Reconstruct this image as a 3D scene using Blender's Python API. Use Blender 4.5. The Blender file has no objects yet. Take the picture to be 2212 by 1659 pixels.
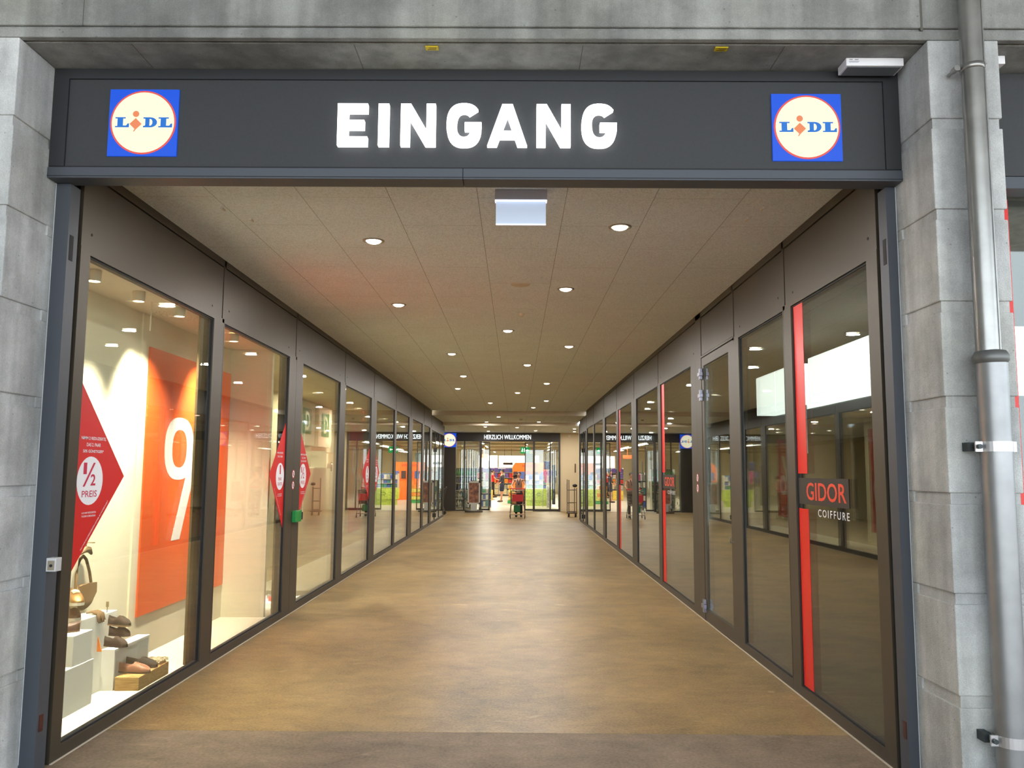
import bpy, bmesh, math, random
from mathutils import Vector, Matrix
random.seed(7)
S = bpy.context.scene
COL = S.collection

# ------------------------------------------------------------------ camera
FPX, W, H, HC = 1784.24, 2212, 1659, 1.65
def _n(v): return Vector(v).normalized()
_ray = lambda px, py: _n((px - 1106, -(py - 829.5), -FPX))
_y = _ray(1114.7, 1017.6); _z = _ray(1212, -16100)
_z = (_z - _y * _y.dot(_z)).normalized(); _x = _y.cross(_z)
ROT = Matrix((_x, _y, _z))
cam = bpy.data.objects.new('camera', bpy.data.cameras.new('camera'))
COL.objects.link(cam)
cam.data.sensor_width = 36; cam.data.lens = 36 * FPX / W
cam.data.clip_end = 300; cam.data.clip_start = 0.05
cam.matrix_world = Matrix.Translation((0, 0, HC)) @ ROT.to_4x4()
S.camera = cam
def at(px, py, Y):
    d = ROT @ _ray(px, py); t = Y / d.y
    return Vector((0, 0, HC)) + d * t

# ------------------------------------------------------------------ world, exposure
S.view_settings.view_transform = 'Standard'; S.view_settings.look = 'None'
S.view_settings.exposure = 0.12; S.view_settings.gamma = 1; S.view_settings.use_curve_mapping = False
wd = bpy.data.worlds.new('overcast_sky'); S.world = wd; wd.use_nodes = True
wd.node_tree.nodes['Background'].inputs[0].default_value = (0.84, 0.93, 1.0, 1)
wd.node_tree.nodes['Background'].inputs[1].default_value = 4.3
_sl = bpy.data.lights.new('sun', 'SUN'); _sl.energy = 12; _sl.angle = .01; _sl.color = (1, .97, .92)
sun = bpy.data.objects.new('sun', _sl); COL.objects.link(sun)      # sun added to light the unseen ground behind; added canopy shades the whole front
sun.rotation_euler = Vector((.25, .5, -1)).to_track_quat('-Z', 'Y').to_euler()
cy = S.cycles
cy.max_bounces = 10; cy.diffuse_bounces = 5; cy.glossy_bounces = 5; cy.transparent_max_bounces = 24
cy.caustics_reflective = False; cy.caustics_refractive = False
cy.sample_clamp_indirect = 6; cy.use_denoising = True

# ------------------------------------------------------------------ materials
def lin(c):
    return tuple(((v / 255) / 12.92 if v <= 10 else (((v / 255) + .055) / 1.055) ** 2.4) for v in c) + (1,)
_M = {}
def mat(name, c, rough=.6, metal=0., spec=.5, emit=0., ecol=None, noise=None, obj=False, bump=0., alpha=1):
    if name in _M: return _M[name]
    m = bpy.data.materials.new(name); m.use_nodes = True; nt = m.node_tree; b = nt.nodes['Principled BSDF']
    b.inputs['Base Color'].default_value = lin(c); b.inputs['Roughness'].default_value = rough
    b.inputs['Metallic'].default_value = metal; b.inputs['Specular IOR Level'].default_value = spec
    if emit:
        b.inputs['Emission Color'].default_value = lin(ecol or c); b.inputs['Emission Strength'].default_value = emit
    if noise:
        sc, amt = noise
        tc = nt.nodes.new('ShaderNodeTexCoord'); n = nt.nodes.new('ShaderNodeTexNoise')
        n.inputs['Scale'].default_value = sc; n.inputs['Detail'].default_value = 5
        nt.links.new(tc.outputs['Object'], n.inputs['Vector'])
        mr = nt.nodes.new('ShaderNodeMapRange'); mr.inputs['From Min'].default_value = .3; mr.inputs['From Max'].default_value = .7
        mr.inputs['To Min'].default_value = 1 - amt; mr.inputs['To Max'].default_value = 1 + amt
        mx = nt.nodes.new('ShaderNodeVectorMath'); mx.operation = 'SCALE'
        mx.inputs[0].default_value = lin(c)[:3]
        nt.links.new(n.outputs['Fac'], mr.inputs['Value']); nt.links.new(mr.outputs[0], mx.inputs['Scale'])
        nt.links.new(mx.outputs[0], b.inputs['Base Color'])
        if bump:
            bp = nt.nodes.new('ShaderNodeBump'); bp.inputs['Strength'].default_value = bump; bp.inputs['Distance'].default_value = .01
            nt.links.new(n.outputs['Fac'], bp.inputs['Height']); nt.links.new(bp.outputs[0], b.inputs['Normal'])
    _M[name] = m; return m

def nodes(name):
    m = bpy.data.materials.new(name); m.use_nodes = True
    nt = m.node_tree; _M[name] = m
    def N(t, **k):
        n = nt.nodes.new(t)
        for a, v in k.items():
            if a.startswith('_'): setattr(n, a[1:], v)
            else: n.inputs[a.replace('__', ' ')].default_value = v
        return n
    return m, nt, N, nt.links.new, nt.nodes['Principled BSDF']

def concrete(name, base, streak=.5, stain=.4, warm=(0, 0, 0)):
    m, nt, N, L, b = nodes(name)
    g = N('ShaderNodeNewGeometry')
    n1 = N('ShaderNodeTexNoise', Scale=2.1, Detail=8., Roughness=.66); L(g.outputs['Position'], n1.inputs['Vector'])
    mp = N('ShaderNodeMapping'); mp.inputs['Scale'].default_value = (7, 7, .5); L(g.outputs['Position'], mp.inputs['Vector'])
    n2 = N('ShaderNodeTexNoise', Scale=1.0, Detail=4.); L(mp.outputs[0], n2.inputs['Vector'])
    n3 = N('ShaderNodeTexNoise', Scale=160., Detail=2.); L(g.outputs['Position'], n3.inputs['Vector'])
    v = N('ShaderNodeTexVoronoi', Scale=13.); L(g.outputs['Position'], v.inputs['Vector'])
    pit = N('ShaderNodeMapRange'); pit.inputs['From Min'].default_value = .03; pit.inputs['From Max'].default_value = .08
    pit.inputs['To Min'].default_value = .55; pit.inputs['To Max'].default_value = 1; L(v.outputs['Distance'], pit.inputs['Value'])
    def rng(src, a, lo=.32, hi=.68):
        r = N('ShaderNodeMapRange'); r.inputs['From Min'].default_value = lo; r.inputs['From Max'].default_value = hi
        r.inputs['To Min'].default_value = 1 - a; r.inputs['To Max'].default_value = 1 + a * .5; L(src, r.inputs['Value']); return r.outputs[0]
    def mul(a, b_):
        q = N('ShaderNodeMath', _operation='MULTIPLY'); L(a, q.inputs[0]); L(b_, q.inputs[1]); return q.outputs[0]
    f = mul(mul(rng(n1.outputs['Fac'], stain * .75, .38, .62), rng(n2.outputs['Fac'], streak * .5, .36, .64)), mul(rng(n3.outputs['Fac'], .12), pit.outputs[0]))
    sc = N('ShaderNodeVectorMath', _operation='SCALE'); L(f, sc.inputs['Scale'])
    mix = N('ShaderNodeMix', _data_type='RGBA'); mix.inputs[6].default_value = lin(base)
    mix.inputs[7].default_value = lin((base[0] - 2, base[1] - 3, base[2] - 12))
    r = N('ShaderNodeMapRange'); r.inputs['From Min'].default_value = .45; r.inputs['From Max'].default_value = .7
    n4 = N('ShaderNodeTexNoise', Scale=.8, Detail=3.); L(g.outputs['Position'], n4.inputs['Vector'])
    L(n4.outputs['Fac'], r.inputs['Value']); L(r.outputs[0], mix.inputs[0])
    L(mix.outputs[2], sc.inputs[0]); L(sc.outputs[0], b.inputs['Base Color'])
    b.inputs['Roughness'].default_value = .85
    bp = N('ShaderNodeBump', Strength=.45, Distance=.01); L(n3.outputs['Fac'], bp.inputs['Height']); L(bp.outputs[0], b.inputs['Normal'])
    return m
CONC = concrete('exposed_concrete', (190, 193, 195), .5, .34)  # base lifted so the piers look more strongly daylit
CONCB = concrete('shaded_beam_concrete', (142, 144, 143), .5, .4)  # same concrete toned down, shade on the beam put into its colour
CONC2 = concrete('stained_concrete', (140, 138, 120), 1., .7)

def floor_mat(name, c1, c2, rough):
    m, nt, N, L, b = nodes(name)
    g = N('ShaderNodeNewGeometry')
    n1 = N('ShaderNodeTexNoise', Scale=.9, Detail=9., Roughness=.7, Distortion=.4); L(g.outputs['Position'], n1.inputs['Vector'])
    mp = N('ShaderNodeMapping'); mp.inputs['Scale'].default_value = (1.3, 1.9, 1); L(g.outputs['Position'], mp.inputs['Vector'])
    n2 = N('ShaderNodeTexNoise', Scale=2.6, Detail=8., Roughness=.72, Distortion=.5); L(mp.outputs[0], n2.inputs['Vector'])
    n3 = N('ShaderNodeTexNoise', Scale=55., Detail=4.); L(g.outputs['Position'], n3.inputs['Vector'])
    cr = N('ShaderNodeValToRGB'); cr.color_ramp.elements[0].position = .36; cr.color_ramp.elements[1].position = .63
    cr.color_ramp.elements[0].color = lin(c1); cr.color_ramp.elements[1].color = lin(c2)
    mx = N('ShaderNodeMix'); mx.inputs[0].default_value = .45; L(n1.outputs['Fac'], mx.inputs[2]); L(n2.outputs['Fac'], mx.inputs[3])
    mx2 = N('ShaderNodeMix'); mx2.inputs[0].default_value = .26; L(mx.outputs[0], mx2.inputs[2]); L(n3.outputs['Fac'], mx2.inputs[3])
    L(mx2.outputs[0], cr.inputs[0])
    mp3 = N('ShaderNodeMapping'); mp3.inputs['Scale'].default_value = (1.6, 3.4, 1); L(g.outputs['Position'], mp3.inputs['Vector'])
    n4 = N('ShaderNodeTexNoise', Scale=2.2, Detail=5., Roughness=.6, Distortion=.8); L(mp3.outputs[0], n4.inputs['Vector'])
    sf = N('ShaderNodeMapRange'); sf.inputs['From Min'].default_value = .63; sf.inputs['From Max'].default_value = .78; sf.inputs['To Max'].default_value = .55; L(n4.outputs['Fac'], sf.inputs['Value'])
    mc = N('ShaderNodeMix', _data_type='RGBA'); mc.inputs[7].default_value = lin(tuple(min(255, v + 26) for v in c2)); L(sf.outputs[0], mc.inputs[0]); L(cr.outputs[0], mc.inputs[6])
    L(mc.outputs[2], b.inputs['Base Color'])
    r = N('ShaderNodeMapRange'); r.inputs['To Min'].default_value = rough - .08; r.inputs['To Max'].default_value = rough + .12
    L(n2.outputs['Fac'], r.inputs['Value']); L(r.outputs[0], b.inputs['Roughness'])
    b.inputs['Specular IOR Level'].default_value = .22
    bp = N('ShaderNodeBump', Strength=.06, Distance=.01); L(n3.outputs['Fac'], bp.inputs['Height']); L(bp.outputs[0], b.inputs['Normal'])
    return m
FLOOR = floor_mat('polished_brown_concrete', (88, 72, 46), (168, 140, 96), .40)
PAVE = floor_mat('outdoor_concrete_floor', (86, 74, 60), (146, 128, 108), .6)
SHOPFLOOR = mat('pale_shop_floor', (205, 196, 176), .35)

def ceiling_mat():
    m, nt, N, L, b = nodes('wood_wool_ceiling_board')
    g = N('ShaderNodeNewGeometry'); sp = N('ShaderNodeSeparateXYZ'); L(g.outputs['Position'], sp.inputs[0])
    def M(op, a, b_=None):
        q = N('ShaderNodeMath', _operation=op)
        for i, v in enumerate((a, b_)):
            if v is None: continue
            if isinstance(v, (int, float)): q.inputs[i].default_value = v
            else: L(v, q.inputs[i])
        return q.outputs[0]
    u = M('DIVIDE', M('ADD', sp.outputs[0], 60.27), .6); col = M('FLOOR', u); fu = M('FRACT', u)
    off = M('MULTIPLY', M('MODULO', col, 2.0), .6435)
    v = M('DIVIDE', M('ADD', M('SUBTRACT', sp.outputs[1], 5.463 - 12.87), off), 1.287); fv = M('FRACT', v)
    ju = M('LESS_THAN', M('ABSOLUTE', M('SUBTRACT', M('FRACT', M('ADD', u, .5)), .5)), .0045)
    jv = M('LESS_THAN', M('ABSOLUTE', M('SUBTRACT', M('FRACT', M('ADD', v, .5)), .5)), .0014)
    n = N('ShaderNodeTexNoise', Scale=95., Detail=3., Roughness=.7); L(g.outputs['Position'], n.inputs['Vector'])
    n2 = N('ShaderNodeTexNoise', Scale=2., Detail=2.); L(g.outputs['Position'], n2.inputs['Vector'])
    r = N('ShaderNodeMapRange'); r.inputs['From Min'].default_value = .36; r.inputs['From Max'].default_value = .56
    r.inputs['To Min'].default_value = .72; r.inputs['To Max'].default_value = 1.; L(n.outputs['Fac'], r.inputs['Value'])
    f = M('MULTIPLY', r.outputs[0], M('ADD', M('MULTIPLY', n2.outputs['Fac'], .12), .94))
    f = M('MULTIPLY', f, M('SUBTRACT', 1.0, M('MULTIPLY', ju, .5))); f = M('MULTIPLY', f, M('SUBTRACT', 1.0, M('MULTIPLY', jv, .5)))
    sc = N('ShaderNodeVectorMath', _operation='SCALE'); sc.inputs[0].default_value = lin((240, 248, 255))[:3]; L(f, sc.inputs['Scale'])
    L(sc.outputs[0], b.inputs['Base Color']); b.inputs['Roughness'].default_value = .95; b.inputs['Specular IOR Level'].default_value = .1
    return m
CEIL = ceiling_mat()

def glass_mat(name, tint=(1, 1, 1), film=None):
    m, nt, N, L, b = nodes(name); nt.nodes.remove(b); out = nt.nodes['Material Output']
    g = N('ShaderNodeNewGeometry'); d = N('ShaderNodeVectorMath', _operation='DOT_PRODUCT')
    L(g.outputs['Normal'], d.inputs[0]); L(g.outputs['Incoming'], d.inputs[1])
    def M(op, a, b_=None):
        q = N('ShaderNodeMath', _operation=op)
        for i, v in enumerate((a, b_)):
            if v is None: continue
            if isinstance(v, (int, float)): q.inputs[i].default_value = v
            else: L(v, q.inputs[i])
        return q.outputs[0]
    c = M('ABSOLUTE', d.outputs['Value'])
    t = M('SUBTRACT', 1.0, M('ADD', .04, M('MULTIPLY', .96, M('POWER', M('SUBTRACT', 1.0, c), 5.0))))
    fac = M('SUBTRACT', 1.0, M('MULTIPLY', t, t))
    tr = N('ShaderNodeBsdfTransparent'); tr.inputs[0].default_value = (*tint, 1)
    gl = N('ShaderNodeBsdfGlossy'); gl.inputs['Roughness'].default_value = .0
    gl.inputs[0].default_value = (.95, .97, .96, 1)
    mx = N('ShaderNodeMixShader'); L(fac, mx.inputs[0]); L(tr.outputs[0], mx.inputs[1]); L(gl.outputs[0], mx.inputs[2])
    L(mx.outputs[0], out.inputs[0]); return m
GLASS = glass_mat('shopfront_glass', (.93, .96, .94))
GLASSR = glass_mat('tinted_shopfront_glass', (.80, .84, .82))
GLASSP = glass_mat('pink_film_glass', (.9, .55, .48))

FRAME = mat('dark_bronze_metal', (73, 66, 56), .45, .35, .5)
FRAMEIN = mat('bronze_return_metal', (92, 76, 48), .5, .2)
STEEL = mat('anthracite_steel', (70, 75, 84), .5, .2)
SIGNM = mat('anthracite_sign_sheet', (52, 54, 57), .65, .1, noise=(60, .06))
BLACK = mat('black_rubber', (18, 20, 26), .7)
LITW = mat('lit_white_acrylic', (255, 255, 255), .5, emit=2.2)
CREAM = mat('cream_plaster', (238, 228, 200), .9)
WHITE = mat('white_lacquer', (250, 246, 234), .45)
ZINC = mat('galvanised_steel', (150, 150, 148), .33, .85, noise=(9, .12))
ZINC2 = mat('matt_zinc_steel', (146, 148, 150), .42, .75, noise=(7, .12))
RED = mat('red_window_film', (215, 30, 22), .35)
STRED = mat('red_sticker_film', (205, 20, 22), .5)
CHROME = mat('brushed_steel', (190, 190, 185), .3, .9)
PAPER = mat('white_print', (232, 232, 238), .6)

# ------------------------------------------------------------------ mesh builder
class MB:
    def __init__(s): s.v = []; s.f = []; s.sm = []
    def add(s, vs, fs, sm=False):
        k = len(s.v); s.v += [tuple(p) for p in vs]
        for f in fs: s.f.append([i + k for i in f]); s.sm.append(sm)
        return s
    def box(s, x0, x1, y0, y1, z0, z1):
        x0, x1 = sorted((x0, x1)); y0, y1 = sorted((y0, y1)); z0, z1 = sorted((z0, z1))
        return s.add([(x0, y0, z0), (x1, y0, z0), (x1, y1, z0), (x0, y1, z0), (x0, y0, z1), (x1, y0, z1), (x1, y1, z1), (x0, y1, z1)],
                     [(0, 3, 2, 1), (4, 5, 6, 7), (0, 1, 5, 4), (1, 2, 6, 5), (2, 3, 7, 6), (3, 0, 4, 7)])
    def bbox(s, x0, x1, y0, y1, z0, z1, r=.006):   # box with chamfered edges
        x0, x1 = sorted((x0, x1)); y0, y1 = sorted((y0, y1)); z0, z1 = sorted((z0, z1))
        bm = bmesh.new(); bmesh.ops.create_cube(bm, size=1)
        for v in bm.verts: v.co = ((x0 + x1) / 2 + v.co.x * (x1 - x0), (y0 + y1) / 2 + v.co.y * (y1 - y0), (z0 + z1) / 2 + v.co.z * (z1 - z0))
        bmesh.ops.bevel(bm, geom=bm.edges[:], offset=r, segments=2, affect='EDGES', profile=.5)
        bm.verts.index_update(); s.add([v.co[:] for v in bm.verts], [[v.index for v in f.verts] for f in bm.faces]); bm.free(); return s
    def prism(s, poly, fr, d):   # poly in (u,v), frame (o,u,v,n), thickness d along n
        o, u, v, n = [Vector(a) for a in fr]; k = len(poly)
        a = sum(poly[i][0] * poly[(i + 1) % k][1] - poly[(i + 1) % k][0] * poly[i][1] for i in range(k))
        if a < 0: poly = poly[::-1]
        base = [o + u * p[0] + v * p[1] for p in poly]
        vs = base + [p + n * d for p in base]
        return s.add(vs, [list(range(k))[::-1], list(range(k, 2 * k))] + [(i, (i + 1) % k, k + (i + 1) % k, k + i) for i in range(k)])
    def ringprism(s, outer, inner, fr, d):  # outer and inner loops with the same number of points
        o, u, v, n = [Vector(a) for a in fr]; k = len(outer)
        P = lambda p, h: o + u * p[0] + v * p[1] + n * h
        vs = [P(p, 0) for p in outer] + [P(p, 0) for p in inner] + [P(p, d) for p in outer] + [P(p, d) for p in inner]
        fs = []
        for i in range(k):
            j = (i + 1) % k
            fs += [(2 * k + i, 2 * k + j, 3 * k + j, 3 * k + i), (i, k + i, k + j, j), (i, j, 2 * k + j, 2 * k + i), (k + i, 3 * k + i, 3 * k + j, k + j)]
        return s.add(vs, fs)
    def tube(s, pts, r, seg=10, cap=True, rs=None):
        pts = [Vector(p) for p in pts]; rings = []
        for i, p in enumerate(pts):
            t = (pts[min(i + 1, len(pts) - 1)] - pts[max(i - 1, 0)]).normalized()
            a = Vector((0, 0, 1)) if abs(t.z) < .9 else Vector((0, 1, 0))
            e = t.cross(a).normalized(); g = t.cross(e).normalized(); q = rs[i] if rs else r
            rings.append([p + e * q * math.cos(2 * math.pi * k / seg) + g * q * math.sin(2 * math.pi * k / seg) for k in range(seg)])
        vs = [v for rg in rings for v in rg]; fs = []
        for i in range(len(pts) - 1):
            for k in range(seg):
                fs.append((i * seg + k, i * seg + (k + 1) % seg, (i + 1) * seg + (k + 1) % seg, (i + 1) * seg + k))
        s.add(vs, fs, True)
        if cap: s.add(rings[0], [list(range(seg))]); s.add(rings[-1], [list(range(seg))[::-1]])
        return s
    def lathe(s, prof, c=(0, 0, 0), seg=24, sm=True):   # prof (r,z)
        c = Vector(c); vs = []; n = len(prof)
        for r, z in prof:
            for k in range(seg): vs.append(c + Vector((r * math.cos(2 * math.pi * k / seg), r * math.sin(2 * math.pi * k / seg), z)))
        fs = [(i * seg + k, i * seg + (k + 1) % seg, (i + 1) * seg + (k + 1) % seg, (i + 1) * seg + k) for i in range(n - 1) for k in range(seg)]
        return s.add(vs, fs, sm)
    def ell(s, c, r, seg=16, rings=10):
        c = Vector(c); vs = []; fs = []
        for i in range(rings + 1):
            th = math.pi * i / rings
            for k in range(seg):
                ph = 2 * math.pi * k / seg
                vs.append((c.x + r[0] * math.sin(th) * math.cos(ph), c.y + r[1] * math.sin(th) * math.sin(ph), c.z + r[2] * math.cos(th)))
        for i in range(rings):
            for k in range(seg): fs.append((i * seg + k, (i + 1) * seg + k, (i + 1) * seg + (k + 1) % seg, i * seg + (k + 1) % seg))
        return s.add(vs, fs, True)
    def build(s, name, m, parent=None, world=True):
        me = bpy.data.meshes.new(name)
        off = Vector((0, 0, 0))
        if parent is not None:
            p = parent
            while p is not None: off += p.location; p = p.parent
            if not world: off = Vector((0, 0, 0))
        elif world and s.v:
            xs, ys, zs = zip(*s.v); off = Vector(((min(xs) + max(xs)) / 2, (min(ys) + max(ys)) / 2, min(zs)))
        me.from_pydata([tuple(Vector(v) - off) for v in s.v], [], s.f)
        me.polygons.foreach_set('use_smooth', s.sm)
        me.validate(); bm = bmesh.new(); bm.from_mesh(me)
        bmesh.ops.recalc_face_normals(bm, faces=bm.faces[:]); bm.to_mesh(me); bm.free()
        for q in (m if isinstance(m, (list, tuple)) else [m]): me.materials.append(q)
        o = bpy.data.objects.new(name, me); COL.objects.link(o)
        if parent is not None: o.parent = parent
        else: o.location = off
        return o

def tag(o, label, cat, group=None, kind=None):
    o['label'] = label; o['category'] = cat
    if group: o['group'] = group
    if kind: o['kind'] = kind
    return o
def thing(name, loc, label, cat, group=None, kind=None, rz=0):
    o = bpy.data.objects.new(name, None); COL.objects.link(o); o.location = loc; o.rotation_euler = (0, 0, rz)
    o.empty_display_size = .1
    return tag(o, label, cat, group, kind)
def copy_tree(o, parent=None):
    c = o.copy(); COL.objects.link(c); c.parent = parent
    for ch in list(o.children): copy_tree(ch, c)
    return c
def struct(name, mb, m, label, cat): return tag(mb.build(name, m), label, cat, kind='structure')
def frame_at(side, p):
    if side == 'L': return (p, (0, 1, 0), (0, 0, 1), (1, 0, 0))
    if side == 'R': return (p, (0, -1, 0), (0, 0, 1), (-1, 0, 0))
    return (p, (1, 0, 0), (0, 0, 1), (0, -1, 0))
DG = None
def text(name, s, fr, w, h, m, parent, bold=0., depth=.002, sx=1., center=False):
    """lettering scaled to w (length) and h (height), lower left corner at the frame's origin"""
    cu = bpy.data.curves.new(name, 'FONT'); cu.body = s; cu.offset = bold; cu.resolution_u = 3; cu.space_character = sx
    o = bpy.data.objects.new(name, cu); COL.objects.link(o)
    dg = bpy.context.evaluated_depsgraph_get()
    me = bpy.data.meshes.new_from_object(o.evaluated_get(dg)); bpy.data.objects.remove(o); bpy.data.curves.remove(cu)
    xs = [v.co.x for v in me.vertices]; ys = [v.co.y for v in me.vertices]
    x0, x1, y0, y1 = min(xs), max(xs), min(ys), max(ys)
    kx = w / (x1 - x0); ky = h / (y1 - y0) if h else kx
    O, U, V, N = [Vector(a) for a in fr]; mb = MB()
    vs = [O + U * ((v.co.x - x0) * kx) + V * ((v.co.y - y0) * ky) + N * depth for v in me.vertices]
    mb.add(vs, [list(p.vertices) for p in me.polygons])
    bpy.data.meshes.remove(me)
    ob = mb.build(name, m, parent)
    return ob
def circle(cx_, cy_, rx, ry=None, n=32):
    ry = ry or rx
    return [(cx_ + rx * math.cos(2 * math.pi * k / n), cy_ + ry * math.sin(2 * math.pi * k / n)) for k in range(n)]

def spot(parent, name, loc, power, size, color, angle=None, target=None, blend=.6):
    if angle:
        l = bpy.data.lights.new(name, 'SPOT'); l.spot_size = math.radians(angle); l.spot_blend = blend; l.shadow_soft_size = size
    else:
        l = bpy.data.lights.new(name, 'AREA'); l.shape = 'DISK'; l.size = size
    l.energy = power; l.color = color
    o = bpy.data.objects.new(name, l); COL.objects.link(o)
    off = Vector(loc)
    p = parent
    while p is not None: off -= p.location; p = p.parent
    o.parent = parent; o.location = off
    if target is not None: o.rotation_euler = (Vector(target) - Vector(loc)).to_track_quat('-Z', 'Y').to_euler()
    return o

XL, XR = -2.60, 2.13        # inner faces of the two shop fronts
RL, RR = -2.69, 2.19        # concrete reveals of the opening
YF, YS, YP = 4.22, 4.56, 4.65
HCEIL, HEAD, SILL = 3.50, 2.94, .075

# ================================================================== SETTING
struct('floor', MB().box(-9, 9, 5.44, 34.6, -.2, 0), FLOOR, 'polished brown concrete floor running through the passage', 'floor')
struct('floor_outdoor', MB().box(-60, 60, -7.99, 5.437, -.2, 0), PAVE, 'greyer concrete floor strip in front of the threshold joint', 'floor')
struct('floor_added_bounce', MB().box(-60, 60, -90, -8.0, -.2, 0), mat('pale_bounce_ground', (208, 208, 204), .8), 'added pale ground behind the camera, unseen, bouncing light', 'floor')  # unseen pale ground added to bounce sunlight toward the passage ceiling
struct('floor_store', MB().box(-12, 9, 34.62, 70, -.2, .0), SHOPFLOOR, 'pale floor inside the supermarket at the far end', 'floor')
struct('ceiling', MB().box(-2.64, 2.17, 4.69, 25.57, HCEIL, HCEIL + .1), CEIL, 'beige acoustic board ceiling over the passage', 'ceiling')
struct('ceiling_lower', MB().box(-2.64, 2.17, 25.57, 29.25, 3.36, 3.6), CEIL, 'slightly lower ceiling field before the lobby', 'ceiling')
struct('trim_5', MB().box(-2.64, 2.17, 25.56, 25.569, 3.36, 3.5), mat('dimmed_step_board', (205, 188, 165), .9), 'upright face of the first ceiling step', 'step')  # step faces coloured darker than the ceiling to offset daylight on them
struct('trim_6', MB().box(-2.64, 2.17, 29.24, 29.249, 3.25, 3.36), _M['dimmed_step_board'], 'upright face of the second ceiling step', 'step')
struct('ceiling_lobby', MB().box(-8.5, 6.5, 29.25, 34.75, 3.25, 3.6), CEIL, 'lowest ceiling field over the lobby in front of the supermarket', 'ceiling')

# concrete portal --------------------------------------------------
GROOVES = [(3.47, 3.526), (2.975, 3.032), (2.482, 2.541), (1.990, 2.046), (1.497, 1.553), (1.002, 1.055), (.502, .559)]
def pier(name, x0, x1, reveal, label):
    mb = MB(); z = 0; cuts = sorted(GROOVES)
    for a, b in cuts + [(3.96, None)]:
        mb.bbox(x0, x1, YF, 5.05, z + .0005, a, .006)
        if b is None: break
        if reveal > 0: mb.box(x0 + .03 if x0 < -3 else x0, x1 - .012, YF + .012, 5.04, a - .01, b + .01); mb.box(x1 - .03, x1 - .0005, 4.60, 5.045, a, b)
        else: mb.box(x0 + .012, x1 - .012, YF + .012, 5.04, a - .01, b + .01); mb.box(x0 + .0005, x0 + .03, 4.60, 5.045, a, b)
        z = b
    return struct(name, mb, CONC, label, 'pier')
pier('wall_left_pier', -5.0, RL, 1, 'grooved concrete pier on the left of the entrance')
pier('wall_right_pier', RR, 2.568, -1, 'narrow grooved concrete pier behind the downpipe')
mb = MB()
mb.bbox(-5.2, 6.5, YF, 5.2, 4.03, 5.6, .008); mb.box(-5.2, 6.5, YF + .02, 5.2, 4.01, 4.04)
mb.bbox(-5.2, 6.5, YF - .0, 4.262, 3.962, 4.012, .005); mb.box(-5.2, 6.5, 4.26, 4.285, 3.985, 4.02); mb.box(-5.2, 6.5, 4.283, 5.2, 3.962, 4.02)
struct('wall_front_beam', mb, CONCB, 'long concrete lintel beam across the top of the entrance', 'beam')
struct('trim_4', MB().box(-2.355, -2.35, YF - .001, YF + .01, 4.03, 5.6).box(2.158, 2.17, YF - .001, YF + .01, 4.012, 5.6), mat('lintel_joint', (88, 88, 82), .9), 'vertical joints in the concrete lintel', 'joint')  # joints drawn as thin strips of darker grey
mb = MB()
for x in (-2.12, -.9, .35, 1.45): mb.box(x, x + .004, 4.29, 4.56, 3.9605, 3.963)
struct('trim_1', mb, mat('board_joint', (90, 88, 76), .9), 'fine board joints in the concrete soffit', 'joint')
struct('wall_left_added', MB().box(-5.9, -5.6, -3.5, 4.2, 0, 5.6), CONC, 'added unseen wall dimming the left side of the front', 'wall')  # unseen wall added to hold light off the left pier
struct('ceiling_added_canopy', MB().box(-14, 14, -5.0, 4.2, 5.6, 5.9), CONC, 'added unseen canopy slab shading the top of the front', 'canopy')  # unseen slab added so the front gets darker toward the top

# soffit details ---------------------------------------------------
YEL = mat('yellow_tag', (205, 180, 20), .6)
for x, w in ((-.475, 'left'), (1.11, 'right')):
    t = thing('yellow_tag', (x, 4.31, 3.96), 'small yellow marker tag under the beam, the %s one of two' % w, 'tag')
    MB().box(x - .035, x + .035, 4.295, 4.335, 3.954, 3.96).build('plate', YEL, t)
    MB().box(x - .024, x + .022, 4.322, 4.326, 3.953, 3.954).box(x - .016, x + .026, 4.306, 4.310, 3.953, 3.954).build('print', BLACK, t)
t = thing('emergency_light', (1.99, 4.46, 3.91), 'white box luminaire under the concrete soffit, at the right end of the sign', 'light')
MB().bbox(1.832, 2.153, 4.41, 4.53, 3.914, 3.96, .003).build('housing', mat('white_plastic', (232, 232, 238), .4), t)
MB().box(1.845, 2.14, 4.42, 4.52, 3.909, 3.9135).build('grille', mat('dark_diffuser', (100, 104, 110), .4), t)
MB().box(1.85, 1.868, 4.409, 4.4098, 3.947, 3.951).box(1.88, 1.90, 4.409, 4.4098, 3.947, 3.951).box(1.848, 1.905, 4.409, 4.4098, 3.938, 3.940).box(1.848, 1.90, 4.409, 4.4098, 3.933, 3.935).build('label_print', mat('grey_print', (130, 130, 150)), t)
t = thing('emergency_light', (2.67, 4.38, 3.87), 'white box just visible behind the top of the right pier', 'light')
MB().bbox(2.60, 2.70, 4.38, 4.5, 3.912, 3.96, .003).build('housing', _M['white_plastic'], t)

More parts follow.
